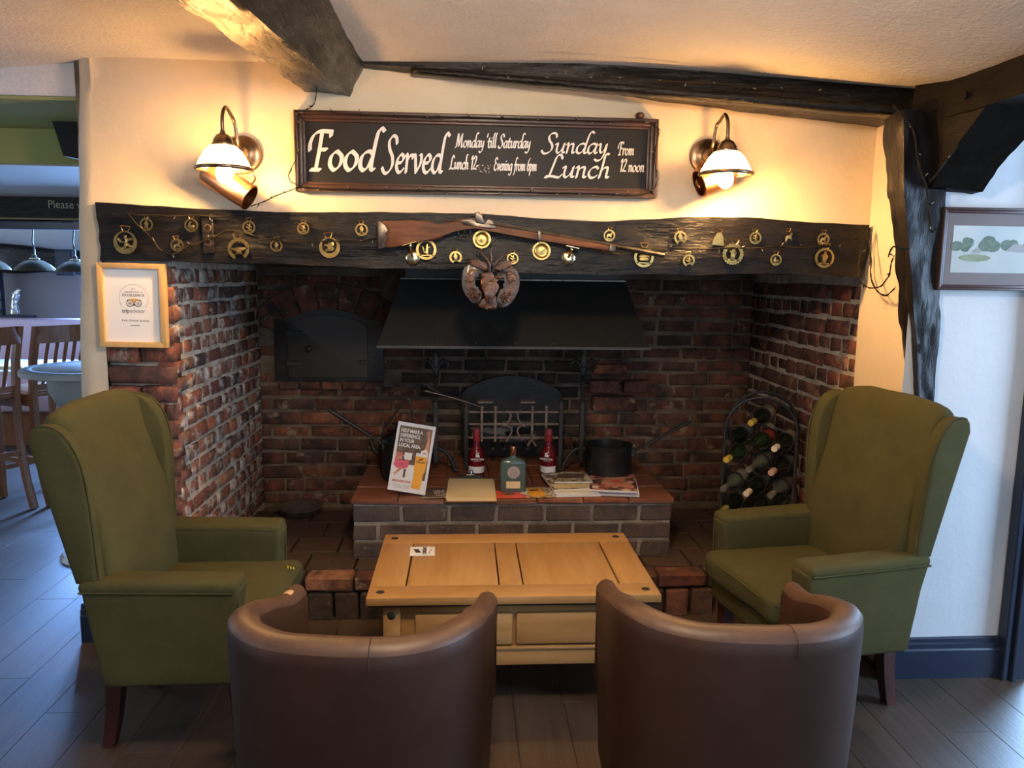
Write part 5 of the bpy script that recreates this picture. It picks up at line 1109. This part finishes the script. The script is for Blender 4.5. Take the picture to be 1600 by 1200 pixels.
# ================================================================ COFFEE TABLE
TX0, TX1, TY0, TY1, TT = -.325, .675, 2.458, 3.10, .45
tb = thing('coffee_table', 'waxed pine coffee table with dark iron studs in front of the hearth', 'table', ((TX0+TX1)/2, (TY0+TY1)/2, 0))
def tbx(name, x0, x1, y0, y1, z0, z1, m=pine, bev=.003):
    bm = NB(); c = V(((x0+x1)/2, (y0+y1)/2, (z0+z1)/2)); BX(bm, c-c, (x1-x0, y1-y0, z1-z0), bev=bev, seg=2); o = build(name, bm, m, tb, 30)
    o.location = c-tb.location; return o
fw2 = .105
tbx('front_rail', TX0, TX1, TY0, TY0+fw2, TT-.028, TT); tbx('back_rail', TX0, TX1, TY1-fw2, TY1, TT-.028, TT)
iy0, iy1 = TY0+fw2+.0005, TY1-fw2-.0005; W_ = TX1-TX0
ex = [0, .118, .128, .448, .452, .536, .540, .866, .876, 1.0]
tbx('end_board', TX0, TX0+.122*W_, iy0, iy1, TT-.028, TT-.0006, pine_y); tbx('end_board', TX1-.122*W_, TX1, iy0, iy1, TT-.028, TT-.0006, pine_y)
tbx('panel', TX0+.128*W_, TX0+.447*W_, iy0, iy1, TT-.028, TT-.0015, pine_y); tbx('panel', TX0+.537*W_, TX0+.872*W_, iy0, iy1, TT-.028, TT-.0015, pine_y); tbx('middle_board', TX0+.452*W_, TX0+.532*W_, iy0, iy1, TT-.028, TT-.0006, pine_y)
bm = NB(); BX(bm, ((TX0+TX1)/2, (TY0+TY1)/2, TT-.031), (W_-.02, TY1-TY0-.02, .012)); build('panel_backing', bm, gap_dark, tb, 0, True)
for x in (TX0+.043, TX1-.043):
    for y in (TY0+.050, TY1-.050):
        bm = NB(); LATHE(bm, [(.0145, -.002), (.0145, .001), (.010, .003), (0, .004)], 18, (x, y, TT)); build('stud', bm, iron, tb, 60, True)
lx0, lx1 = TX0+.052, TX1-.052; ly0, ly1 = TY0+.035, TY1-.035
for x in (lx0, lx1-.058):
    for y in (ly0, ly1-.058): tbx('leg', x, x+.058, y, y+.058, 0.0, TT-.028, pine_y, .004)
for x in (lx0+.029, lx1-.029):
    bm = NB(); LATHE(bm, [(.014, -.002), (.014, .001), (.010, .004), (0, .005)], 18, (x, ly0, TT-.078), (0, -1, 0)); build('stud', bm, iron, tb, 60, True)
fx0, fx1 = lx0+.058, lx1-.058
for y0, nm in ((ly0+.006, 'front'), (ly1-.030, 'back')):
    tbx('frieze_rail', fx0, fx1, y0, y0+.024, TT-.070, TT-.028); tbx('bottom_rail', fx0-.002, fx1+.002, y0-.004, y0+.024, .185, .245); 
    tbx('apron_panel', fx0, fx1, y0+.012, y0+.022, .24, TT-.069)
tbx('drawer_front', fx0+.05, (fx0+fx1)/2-.006, ly0-.004, ly0+.016, .262, TT-.075, pine, .008); tbx('drawer_front', (fx0+fx1)/2+.006, fx1-.05, ly0-.004, ly0+.016, .262, TT-.075, pine, .008)
tbx('moulding', fx0, fx1, ly0-.006, ly0+.02, .244, .254)
for x in ((lx0+.02, lx0+.04), (lx1-.04, lx1-.02)): tbx('side_panel', x[0], x[1], ly0+.058, ly1-.058, .19, TT-.028, pine_y)
tbx('floor_board', fx0-.05, fx1+.05, ly0+.03, ly1-.03, .19, .21)
for k, (x, y) in enumerate(((.03, 2.90), (.20, 2.62), (-.10, 2.78), (.45, 2.95), (.30, 2.72))):
    pass
bmat = thing('beer_mat', 'square white beer mat with dark lettering lying on the left of the table top', 'beer mat', (-.155, 2.915, TT)); c = onz(660, 861.5, TT); MM = frame((c.x, c.y, TT+.0018), (1, .03, 0), (-.03, 1, 0))
sheet(.096, .096, .0022, MM, [paper_white, ink, gold_ink, ink_grey], [([(-.036, .022), (-.016, .020), (-.004, -.020), (-.024, -.020)], 1), ([(.026, .04), (.04, .044), (.044, .036), (.034, .034)], 2), (rect(.030, .0, .036, .016), 3), (rect(.026, -.034, .030, -.006), 3)], bmat, 'card')
text('printed_text', 'CARLING', MM @ Matrix.Translation((.016, 0, .001)) @ Matrix.Rotation(PI/2, 4, 'Z'), .021, ink, bmat, 'CENTER', bold=.0006, sx=.9)
# ================================================================ WING CHAIRS
def rbox(bm, x0, x1, y0, y1, z0, z1, r, nx=8, ny=8, nz=6):
    """rounded, subdivided cushion block"""
    vs = BX(bm, ((x0+x1)/2, (y0+y1)/2, (z0+z1)/2), (x1-x0, y1-y0, z1-z0), bev=r, seg=3); return vs
def pad(profile, y0, y1, r=.018, seg=3):
    """outline in x-z extruded across y with softened rims"""
    bm = NB(); n = len(profile)
    a = [bm.verts.new((p[0], y0, p[1])) for p in profile]; b = [bm.verts.new((p[0], y1, p[1])) for p in profile]
    f1 = bm.faces.new(a[::-1]); f2 = bm.faces.new(b)
    for i in range(n): bm.faces.new((a[i], a[(i+1) % n], b[(i+1) % n], b[i]))
    bmesh.ops.recalc_face_normals(bm, faces=bm.faces)
    bmesh.ops.bevel(bm, geom=list(f1.edges)+list(f2.edges), offset=r, segments=seg, affect='EDGES', profile=.5); return bm
def pipe(name, pts, t, r=.0035): 
    bm = NB(); TUBE(bm, pts, r, 6); return build(name, bm, felt, t, 60)
def wing_chair(label, loc, rz):
    t = thing('wing_armchair', label, 'armchair', (*loc, 0), rz, 'green wing armchairs')
    def P2(pts): return [(p.x, p.z) for p in cr([(a, 0, b) for a, b in pts], 5)]
    for s in (1, -1):
        # wing: outline from the arm up to a rounded ear
        prof = [(-.215, .60), (-.262, .80), (-.312, 1.03)]+P2([(-.312, 1.03), (-.300, 1.068), (-.262, 1.078), (-.215, 1.058), (-.178, 1.00), (-.158, .92), (-.152, .80), (-.150, .70), (-.148, .60)])[1:]
        bm = pad(prof, -.028, .028, .014)
        for v in bm.verts:
            h = max(0, v.co.z-.6)/.47; v.co.y = v.co.y*1.0 + s*(.282+.016*h+.020*max(0, (v.co.x+.25)/.1)*h)
        wob(bm, .004, 6, seed=s); wg = build('wing', bm, felt, t, 50)
        pp = [(x+.001, s*(.282+.016*max(0, z-.6)/.47+.020+.02*max(0, (x+.25)/.1)*max(0, z-.6)/.47), z) for x, z in prof[8:]]
        pipe('piping', pp, wg)
        # arm: upholstered block with a slightly flared top
        bm = NB(); rbox(bm, -.20, .250, -.049, .049, .275, .592, .016)
        bmesh.ops.subdivide_edges(bm, edges=[e for e in bm.edges if e.calc_length() > .15], cuts=6, use_grid_fill=True)
        for v in bm.verts:
            f = max(0, (v.co.z-.5)/.1); v.co.y = v.co.y*(1+.12*f)+s*(.268); v.co.z -= .010*max(0, (v.co.x-.1)/.15)*f
            v.co.x += (.015 if v.co.x > .1 else 0)*f + (max(0, .57-v.co.z)*.17*min(1, (-.05-v.co.x)/.12) if v.co.x < -.05 else 0)
        wob(bm, .003, 8, seed=5+s); am = build('arm', bm, felt, t, 50)
        bm = NB(); rbox(bm, -.205, .257, -.055, .055, .570, .612, .018); [setattr(v.co, 'y', v.co.y+s*.270) for v in bm.verts]
        for v in bm.verts: v.co.z -= .008*max(0, (v.co.x-.1)/.15)
        build('arm_top', bm, felt, am, 50)
        pipe('piping', [(-.20, s*.324, .580), (.245, s*.324, .572)], am); pipe('piping', [(.256, s*.310, .57), (.250, s*.306, .29)], am)
    # back: outer shell, padded inside back
    outer = [(-.165, .275), (-.215, .60), (-.318, 1.05), (-.312, 1.062), (-.270, 1.07), (-.20, .62), (-.15, .46), (-.12, .275)]
    bm = pad(outer, -.285, .285, .012); bmesh.ops.subdivide_edges(bm, edges=[e for e in bm.edges if e.calc_length() > .4], cuts=9, use_grid_fill=True)
    for v in bm.verts:
        if v.co.z > 1.0: v.co.z += .030*(1-(v.co.y/.285)**2)
    build('back_shell', bm, felt, t, 50)
    prof = P2([(-.315, 1.055), (-.285, 1.088), (-.245, 1.075), (-.215, .98), (-.175, .84), (-.140, .70), (-.120, .56), (-.115, .46), (-.14, .42), (-.2, .44), (-.24, .62), (-.29, .85)])
    bm = pad(prof, -.262, .262, .022); bmesh.ops.subdivide_edges(bm, edges=[e for e in bm.edges if e.calc_length() > .3], cuts=11, use_grid_fill=True)
    for v in bm.verts:
        q = 1-(v.co.y/.27)**2
        if v.co.z > .97: v.co.z += .024*q*(v.co.z-.97)/.1
        if v.co.x > -.27: v.co.x += .018*q*max(0, 1-abs(v.co.z-.72)/.36)
    wob(bm, .012, 3.4, seed=9); wob(bm, .004, 9, seed=4); build('back_cushion', bm, felt, t, 60)
    # seat
    bm = NB(); rbox(bm, -.18, .298, -.235, .235, .275, .385, .018); bmesh.ops.subdivide_edges(bm, edges=[e for e in bm.edges if e.calc_length() > .2], cuts=6, use_grid_fill=True); wob(bm, .003, 6); build('seat_base', bm, felt, t, 50)
    bm = NB(); rbox(bm, -.14, .335, -.236, .236, .372, .468, .030); bmesh.ops.subdivide_edges(bm, edges=[e for e in bm.edges if e.calc_length() > .15], cuts=9, use_grid_fill=True)
    for v in bm.verts:
        q = (1-(v.co.y/.25)**2)*(1-((v.co.x-.1)/.27)**2)
        if v.co.z > .42: v.co.z += .022*max(0, q)
        if v.co.x > .26: v.co.y *= 1.03
    wob(bm, .008, 4.5, seed=2); build('seat_cushion', bm, felt, t, 60)
    pipe('piping', cr([(.27, -.24, .452), (.325, -.225, .447), (.333, 0, .452), (.325, .225, .447), (.27, .24, .452)], 6), t)
    bm = NB(); BX(bm, (.06, 0, .272), (.42, .53, .012)); build('webbing', bm, gap_dark, t)
    for x, y, k in ((-.172, .180, -.035), (-.172, -.180, -.035), (.225, .235, .012), (.225, -.235, .012)):
        bm = NB(); rows = []
        n = 8
        for i in range(n+1):
            f = i/n; h = .285*(1-f); w_ = .026-.008*f; xx = x+k*f*f; yy = y
            rows.append([bm.verts.new((xx+a*w_, yy+b*w_, h)) for a, b in ((-1, -1), (1, -1), (1, 1), (-1, 1))])
        for i in range(n):
            for j in range(4): bm.faces.new((rows[i][j], rows[i][(j+1) % 4], rows[i+1][(j+1) % 4], rows[i+1][j]))
        bm.faces.new(rows[0]); bm.faces.new(rows[-1][::-1]); build('leg', bm, mahogany, t, 30)
    return t
lc = wing_chair('green wing armchair on the left, facing the coffee table, yellow mark on its seat', (-.93, 2.545), 0)
rcq = wing_chair('green wing armchair on the right, in front of the wine rack and black post', (1.305, 2.65), PI+math.radians(10))
bm = NB()
for k in range(3): BX(bm, (.302+k*.010, .13-.0*k, .477-.002*k), (.004, .018, .002), Matrix.Rotation(.3, 3, 'Z'))
o = build('yellow_mark', bm, M('yellow_thread', (.55, .55, .03), None, rough=.6), lc); o['label'] = 'short yellow-green lines on the seat corner'
# ================================================================ TUB CHAIRS
def tub(label, loc, rz, patch):
    t = thing('leather_tub_chair', label, 'tub chair', (*loc, 0), rz, 'brown leather tub chairs')
    hw, bk_, fr = .305, -.285, .30
    N = 56; path = []
    for i in range(N+1):
        s = -1+2*i/N
        a = abs(s)
        if a > .62: x = (a-.62)/.38*fr*1.0+.0; y = hw
        else:
            ph = a/.62*PI/2; e = .78; x = bk_*math.cos(ph)**e; y = hw*math.sin(ph)**e
        path.append((x, math.copysign(y, s) if s else 0, a))
    def topz(a):  f = max(0, min(1, (a-.42)/.58)); f = f*f*(3-2*f); return .735-.115*f
    th = .066; bm = NB(); cols = []; tops = []
    for i, (x, y, a) in enumerate(path):
        p0 = path[max(0, i-1)]; p1 = path[min(N, i+1)]; d = V((p1[0]-p0[0], p1[1]-p0[1], 0)).normalized(); nrm = V((d.y, -d.x, 0))
        if nrm.dot(V((x-.0, y, 0))) < 0: nrm = -nrm
        zt = topz(a); o = V((x, y, 0)); thk = th*(1-.22*max(0, (a-.8)/.2))
        C_ = []
        for w_, z in ((0, .075), (.002, .3), (.004, .5), (.006, zt-.05), (.003, zt-.018), (-.010, zt-.002), (-thk*.5, zt+.004), (-thk+.008, zt-.002), (-thk-.004, zt-.02), (-thk-.002, zt-.06), (-thk-.008, .5), (-thk-.012, .34)):
            p = o+nrm*w_; C_.append(bm.verts.new((p.x-.0, p.y, z)))
        cols.append(C_)
    m = len(cols[0])
    for i in range(N):
        for k in range(m-1):
            f = bm.faces.new((cols[i][k], cols[i+1][k], cols[i+1][k+1], cols[i][k+1])); f.material_index = 1 if 4 <= k <= 7 else 0
    for cc in (cols[0], cols[-1]): bm.faces.new(cc)
    wob(bm, .003, 7)
    for v in bm.verts: k = 1-.055*max(0, .62-v.co.z)/.6; v.co.x *= k; v.co.y *= k
    shl = build('shell', bm, [leather, leather_top], t, 60)
    bm = NB()       # front faces of the arms
    for s in (1, -1): rbox(bm, fr-.012, fr+.010, s*(hw-.028)-.03, s*(hw-.028)+.03, .30, .59, .009)
    build('arm_front', bm, leather, t, 50)
    for s in (-.08,):
        i = int(round((s+1)/2*N)); x, y, a = path[i]; d = V((path[i+1][0]-path[i-1][0], path[i+1][1]-path[i-1][1], 0)).normalized(); nn = V((d.y, -d.x, 0)); nn = nn if nn.dot(V((x, y, 0))) > 0 else -nn; zt = topz(a); q = V((x, y, 0))
        bm = NB(); TUBE(bm, [q+nn*.0065+V((0, 0, zt-.05)), q+nn*.0035+V((0, 0, zt-.018)), q-nn*.010+V((0, 0, zt-.001)), q-nn*.033+V((0, 0, zt+.005)), q-nn*.058+V((0, 0, zt-.001))], .0014, 5); build('seam', bm, leather, shl, 60)
    bm = NB(); rbox(bm, -.20, .29, -.225, .225, .29, .44, .04); wob(bm, .004, 6); build('seat_cushion', bm, leather, t, 60)
    bm = NB(); rbox(bm, -.20, .265, -.235, .235, .10, .30, .01); build('seat_base', bm, leather, t, 50)
    for x in (-.18, .25):
        for y in (-.22, .22): bm = NB(); LATHE(bm, [(0, 0), (.014, 0), (.021, .09), (0, .09)], 14, (x, y, 0)); build('leg', bm, mahogany, t, 40)
    if patch is not None:
        i = int(round((patch+1)/2*N)); x, y, a = path[i]; bm = NB(); LATHE(bm, [(0, .002), (.011, .0015), (.013, 0)], 14, (x-.0, y*(1-.033/hw), topz(a)+.003), (0, 0, 1))
        for v in bm.verts: v.co.x = x+(v.co.x-x)*1.6
        o = build('worn_patch', bm, M('bare_pale_patch', (.50, .33, .18), None, rough=.8), t, 60); o['label'] = 'pale patch worn through the leather'
    return t
tub('brown leather tub chair in front of the table, worn pale patch on its left arm', (-.245, 1.835), PI/2-math.radians(7), .90)
tub('brown leather tub chair right of the other one, nearest the right wing armchair', (.685, 1.86), PI/2-math.radians(4), None)
# ================================================================ BAR ROOM BEYOND THE PIER
p = at(90, 160, 3.6)
tvb = thing('wall_screen', 'black flat screen tilted down from the ceiling at the edge of the pier', 'screen', (-1.75, 3.62, 1.95))
a, b, c, d = at(76, 160, 3.62), at(110, 158, 3.62), at(110, 262, 3.62), at(104, 245, 3.62)
bm = NB(); PRISM(bm, [(q.x, q.z) for q in (a, V((-1.50, 3.6, a.z)), V((-1.50, 3.6, c.z)), d)], -.03, .03, FRONT((0, 3.62, 0)), bev=.003); build('screen_case', bm, board_black, tvb, 0, True)
bm = NB(); BX(bm, (-1.62, 3.62, 2.12), (.05, .05, .10)); build('bracket', bm, board_black, tvb, 0, True)
bb = thing('bar_beam', 'dark beam with pale lettering across the way into the bar', 'beam', (-3.0, 5.4, 1.82)); bm = NB(); zl = at(50, 345, 5.4).z; zu = at(50, 303, 5.4).z
BX(bm, (-3.0, 5.47, (zl+zu)/2), (3.2, .16, zu-zl), bev=.006); build('timber', bm, black_oak, bb, 0, True)
bm = NB(); BX(bm, (-3.0, 5.385, zl+.012), (3.2, .02, .012)); build('gold_line', bm, M('brown_gilt_line', (.24, .17, .06), None, rough=.5), bb, 0, True); bm = NB(); BX(bm, (-3.0, 5.42, zl-.03), (3.2, .10, .05), bev=.004); build('lower_moulding', bm, navy, bb, 0, True)
q = at(75, 325, 5.385); text('lettering', 'Please wait', FRONT((q.x, 5.383, q.z)), .075, M('beam_letters', (.42, .38, .24), None, rough=.6), bb, 'LEFT', sx=.9)
fbm = NB(); z0 = at(30, 422, 7.6).z; z1 = at(5, 366, 7.6).z; z2 = at(105, 396, 7.6).z
LOFT(fbm, [[(-5.6, 7.55, z0-.03), (-5.6, 7.88, z0-.03), (-5.6, 7.88, z1+.02), (-5.6, 7.55, z1+.02)], [(-3.2, 7.55, z0-.02), (-3.2, 7.88, z0-.02), (-3.2, 7.88, z2-.02), (-3.2, 7.55, z2-.02)]], 30, 5); wob(fbm, .03, 2.5); o = build('far_beam', fbm, black_oak, None, 180); tag(o, 'rough blue-lit black beam on the far wall of the bar', 'beam')
alc = quadwall('wall_alcove', (-4.55, 7.80), (-3.75, 7.80), .9, 1.56, M('grey_alcove_paint', (.20, .18, .16), None, rough=.8), 8, 8, .004)
sp = thing('speaker_box', 'dark speaker box under the far beam beside the pier', 'speaker', (-3.70, 7.5, 1.45)); q = at(95, 410, 7.4); bm = NB(); BX(bm, (q.x+.02, 7.48, q.z), (.17, .12, .24), bev=.01); build('case', bm, navy, sp, 0, True); bm = NB(); BX(bm, (q.x+.02, 7.417, q.z), (.12, .008, .19)); build('grille', bm, ink, sp, 0, True)
def pendant(px, py, r, label):
    q = at(px, py, 5.5); t = thing('pendant_lamp', label, 'pendant lamp', (q.x, 5.5, q.z), group='pendant lamps over the bar')
    bm = NB(); LATHE(bm, [(r*.12, r*.62), (r*.2, r*.60), (r*.45, r*.52), (r*.72, r*.34), (r*.93, r*.12), (r, 0), (r*.985, 0), (r*.90, r*.12), (r*.68, r*.33), (r*.2, r*.56)], 36, (q.x, 5.5, q.z)); build('dome_shade', bm, M('pewter_shade', (.30, .26, .17), (.20, .18, .12), 6, .34, .9), t, 60, True)
    bm = NB(); LATHE(bm, [(0, r*.86), (r*.1, r*.84), (r*.13, r*.72), (r*.24, r*.66), (r*.24, r*.60), (0, r*.6)], 20, (q.x, 5.5, q.z)); build('cap', bm, M('pewter_cap', (.35, .31, .22), None, rough=.3, metal=1), t, 60, True)
    bm = NB(); TUBE(bm, [(q.x+.004*math.sin(i*.9), 5.5+.004*math.cos(i*.9), q.z+r*.84+i*.02) for i in range(int((2.0-q.z-r*.84)/.02)+1)], .005, 6); build('chain', bm, iron, t, 60, True)
pendant(55, 423, .128, 'pewter dome pendant lamp, fully visible, in the bar'); pendant(-14, 421, .12, 'pewter dome pendant lamp cut off by the left edge of the view'); pendant(118, 425, .128, 'pewter dome pendant lamp half hidden by the white pier')
# hand sculpture on its dark stand
q = at(20, 492, 7.45); hs = thing('hand_sculpture', 'silvery raised-hand sculpture on a dark block in the bar', 'sculpture', (q.x, 7.45, q.z-.06)); sil = M('silvered_finish', (.62, .60, .56), None, rough=.2, metal=.8)
HP = lambda a, b: tuple(at(a, b, 7.45))
bm = NB(); TUBE(bm, cr([HP(24, 490), HP(24, 482), HP(23, 474), HP(24, 466), HP(26, 460)], 4), [.045]*4+[.035]*4+[.03]*4+[.034]*5, 10); build('wrist_and_palm', bm, sil, hs, 60, True)
for P in ([(26, 462), (29, 456), (31, 453), (28, 452)], [(25, 461), (27, 455), (27, 453)], [(23, 462), (24, 457), (23, 455)], [(22, 465), (21, 460), (20, 458)], [(26, 468), (29, 463), (30, 460)]):
    bm = NB(); TUBE(bm, cr([HP(*p) for p in P], 4), .013, 8); build('finger', bm, sil, hs, 60, True)
bm = NB(); BX(bm, (q.x+.03, 7.45, at(20, 495, 7.45).z-.02), (.30, .14, .07), bev=.005); build('stand', bm, navy, hs, 0, True)
q = at(-6, 460, 7.62); st = thing('spice_shelf', 'narrow dark shelf strip with small bottles at the left edge of the far wall', 'shelf', (q.x, 7.62, .98)); bm = NB(); BX(bm, (q.x, 7.67, 1.22), (.06, .06, .56)); build('upright', bm, navy, st, 0, True)
for k in range(5): bm = NB(); BX(bm, (q.x, 7.61, 1.02+k*.11), (.09, .05, .03), bev=.008); build('holder', bm, M('dark_green_holder', (.03, .05, .04), None, rough=.3), st, 0, True)
# pink bench back, dining table with papers
zb1 = at(60, 498, 7.2).z; bn = thing('bench_seat', 'pale pink upholstered bench back along the far wall of the bar', 'bench', (-4.2, 7.3, 0)); bm = NB(); rbox(bm, -5.6, -3.2, 7.15, 7.32, .42, zb1, .04); wob(bm, .01, 3); build('back_pad', bm, M('pink_vinyl', (.62, .44, .47), None, rough=.4), bn, 60, True)
bm = NB(); rbox(bm, -5.6, -3.2, 6.75, 7.2, .30, .46, .03); build('seat_pad', bm, M('pink_vinyl_seat', (.56, .40, .43), None, rough=.4), bn, 60, True); bm = NB(); BX(bm, (-4.4, 7.0, .15), (2.3, .4, .30)); build('plinth_base', bm, bar_wood, bn, 0, True)
dt = thing('dining_table', 'white-topped dining table behind the bar chairs', 'table', (-3.3, 6.2, 0)); bm = NB(); BX(bm, (-3.45, 6.25, .76), (1.2, .8, .03), bev=.004); build('tabletop', bm, paper_white, dt, 0, True)
for x in (-3.95, -2.95):
    for y in (5.95, 6.55): bm = NB(); BX(bm, (x, y, .372), (.06, .06, .745)); build('leg', bm, bar_wood, dt, 0, True)
for k, (x, y, rz) in enumerate(((-3.17, 6.05, .3), (-3.05, 6.30, -.2), (-3.45, 6.1, .1))):
    bm = NB(); BX(bm, (0, 0, .012), (.21, .29, .024), Matrix.Rotation(rz, 3, 'Z')); o = build('menu', bm, [paper_cream, paper_white, paper_cream][k]); o.location = (x, y, .7755); tag(o, ['cream menu lying on the left of the white dining table', 'white menu lying nearest the pier on the dining table', 'cream menu at the near edge of the dining table'][k], 'menu')
# bar chairs
def bar_chair(label, loc, rz):
    t = thing('bar_chair', label, 'bar chair', (*loc, 0), rz, 'tall wooden bar chairs'); w_ = .19
    for s in (1, -1):
        bm = NB(); rows = []
        for x, z in ((-.30, 0), (-.24, .2), (-.205, .45), (-.20, .72), (-.225, .95), (-.285, 1.17)): rows.append([bm.verts.new((x+a*.02, s*w_+b*.018, z)) for a, b in ((-1, -1), (1, -1), (1, 1), (-1, 1))])
        for A, B in zip(rows, rows[1:]):
            for k in range(4): bm.faces.new((A[k], A[(k+1) % 4], B[(k+1) % 4], B[k]))
        bm.faces.new(rows[0][::-1]); bm.faces.new(rows[-1]); build('back_post', bm, bar_wood, t, 40)
        bm = NB(); BX(bm, (.19, s*w_, .36), (.038, .038, .72), bev=.004); build('front_leg', bm, bar_wood, t)
        bm = NB(); BX(bm, (-.01, s*w_, .30), (.42, .02, .03)); build('stretcher', bm, bar_wood, t)
        bm = NB(); BX(bm, (-.01, s*w_, .68), (.40, .022, .06)); build('seat_rail', bm, bar_wood, t)
    bm = NB(); P = [(-.27-.035*math.sin(PI*k/8), -w_+.38*k/8) for k in range(9)]
    for a, b in zip(P, P[1:]): BX(bm, ((a[0]+b[0])/2-.005, (a[1]+b[1])/2, 1.115), (.022, .053, .11), Matrix.Rotation(math.atan2(-(b[0]-a[0]), b[1]-a[1]), 3, 'Z'))
    build('top_rail', bm, bar_wood, t); 
    for k in range(5):
        y = -.12+.06*k; bm = NB(); TUBE(bm, [(-.20, y, .78), (-.235-.02*math.cos(y*8), y, .95), (-.285-.01*math.cos(y*8), y, 1.08)], .014, 6, flat=.5); build('back_slat', bm, bar_wood, t, 40)
    bm = NB(); BX(bm, (-.20, 0, .77), (.02, .36, .04)); build('lower_rail', bm, bar_wood, t)
    bm = NB(); rbox(bm, -.21, .22, -.205, .205, .71, .745, .012); build('seat', bm, bar_wood, t, 50)
    for x, z in ((.19, .20), (-.22, .36)): bm = NB(); BX(bm, (x, 0, z), (.022, .36, .03)); build('footrest', bm, bar_wood, t)
    return t
q = onz(50, 790, 0)
bar_chair('tall wooden bar chair half cut off by the left edge, its rear legs splayed', (-3.12, 4.95), math.radians(151))
bar_chair('tall slat-backed bar chair standing behind the high round table', (-2.84, 5.30), math.radians(151))
bar_chair('tall wooden bar chair seen just beside the pier, behind the high round table', (-2.30, 6.1), math.radians(151))
ht = thing('high_round_table', 'high round grey table with a thick rim at the edge of the pier', 'table', (-1.93, 4.15, 0)); grey_t = M('grey_table_top', (.34, .37, .36), (.28, .31, .30), 6, .3); 
bm = NB(); LATHE(bm, [(0, .985), (.345, .985), (.36, .99), (.36, 1.012), (.35, 1.02), (0, 1.02)], 56, (-1.93, 4.15, 0)); build('tabletop', bm, grey_t, ht, 40, True)
bm = NB(); LATHE(bm, [(.30, 1.0205), (.302, 1.0215), (.33, 1.0215), (.332, 1.0205)], 56, (-1.93, 4.15, 0)); build('dark_inlay_ring', bm, ink, ht, 40, True)
bm = NB(); LATHE(bm, [(.24, .985), (.235, .90), (.20, .83), (.12, .79), (.05, .77), (.05, .05), (.22, .03), (.24, 0), (0, 0)], 40, (-1.93, 4.15, 0)); build('drum_pedestal', bm, grey_t, ht, 40, True)
bs = thing('bar_stool', 'round bentwood bar stool with a metal foot ring at the left edge', 'stool', (-3.62, 4.75, 0)); bm = NB(); LATHE(bm, [(0, .72), (.16, .72), (.175, .735), (.165, .755), (0, .75)], 32, (-3.62, 4.75, 0)); build('seat', bm, bar_wood, bs, 50, True)
for k in range(4):
    a = k*PI/2+.5; bm = NB(); TUBE(bm, [(-3.62+.12*math.cos(a), 4.75+.12*math.sin(a), .72), (-3.62+.2*math.cos(a), 4.75+.2*math.sin(a), 0)], .018, 8); build('leg', bm, bar_wood, bs, 60, True)
bm = NB(); TUBE(bm, [(-3.62+.178*math.cos(a), 4.75+.178*math.sin(a), .30) for a in (2*PI*k/28 for k in range(28))], .008, 8, closed=True); build('foot_ring', bm, chrome, bs, 60, True)
quadwall('wall_passage', (1.9, 5.4), (4.4, 5.4), 0, 2.35, plaster_white, 12, 12, .004)

# ================================================================ printed and painted text becomes plain mesh
bpy.context.view_layer.update(); dg = bpy.context.evaluated_depsgraph_get()
for o in [o for o in COL.objects if o.type == 'FONT']:
    me = bpy.data.meshes.new_from_object(o.evaluated_get(dg)); nm, par, ml, mats = o.name, o.parent, o.matrix_local.copy(), list(o.data.materials)
    bpy.data.objects.remove(o); n = link(nm, me, mats, par); n.matrix_local = ml
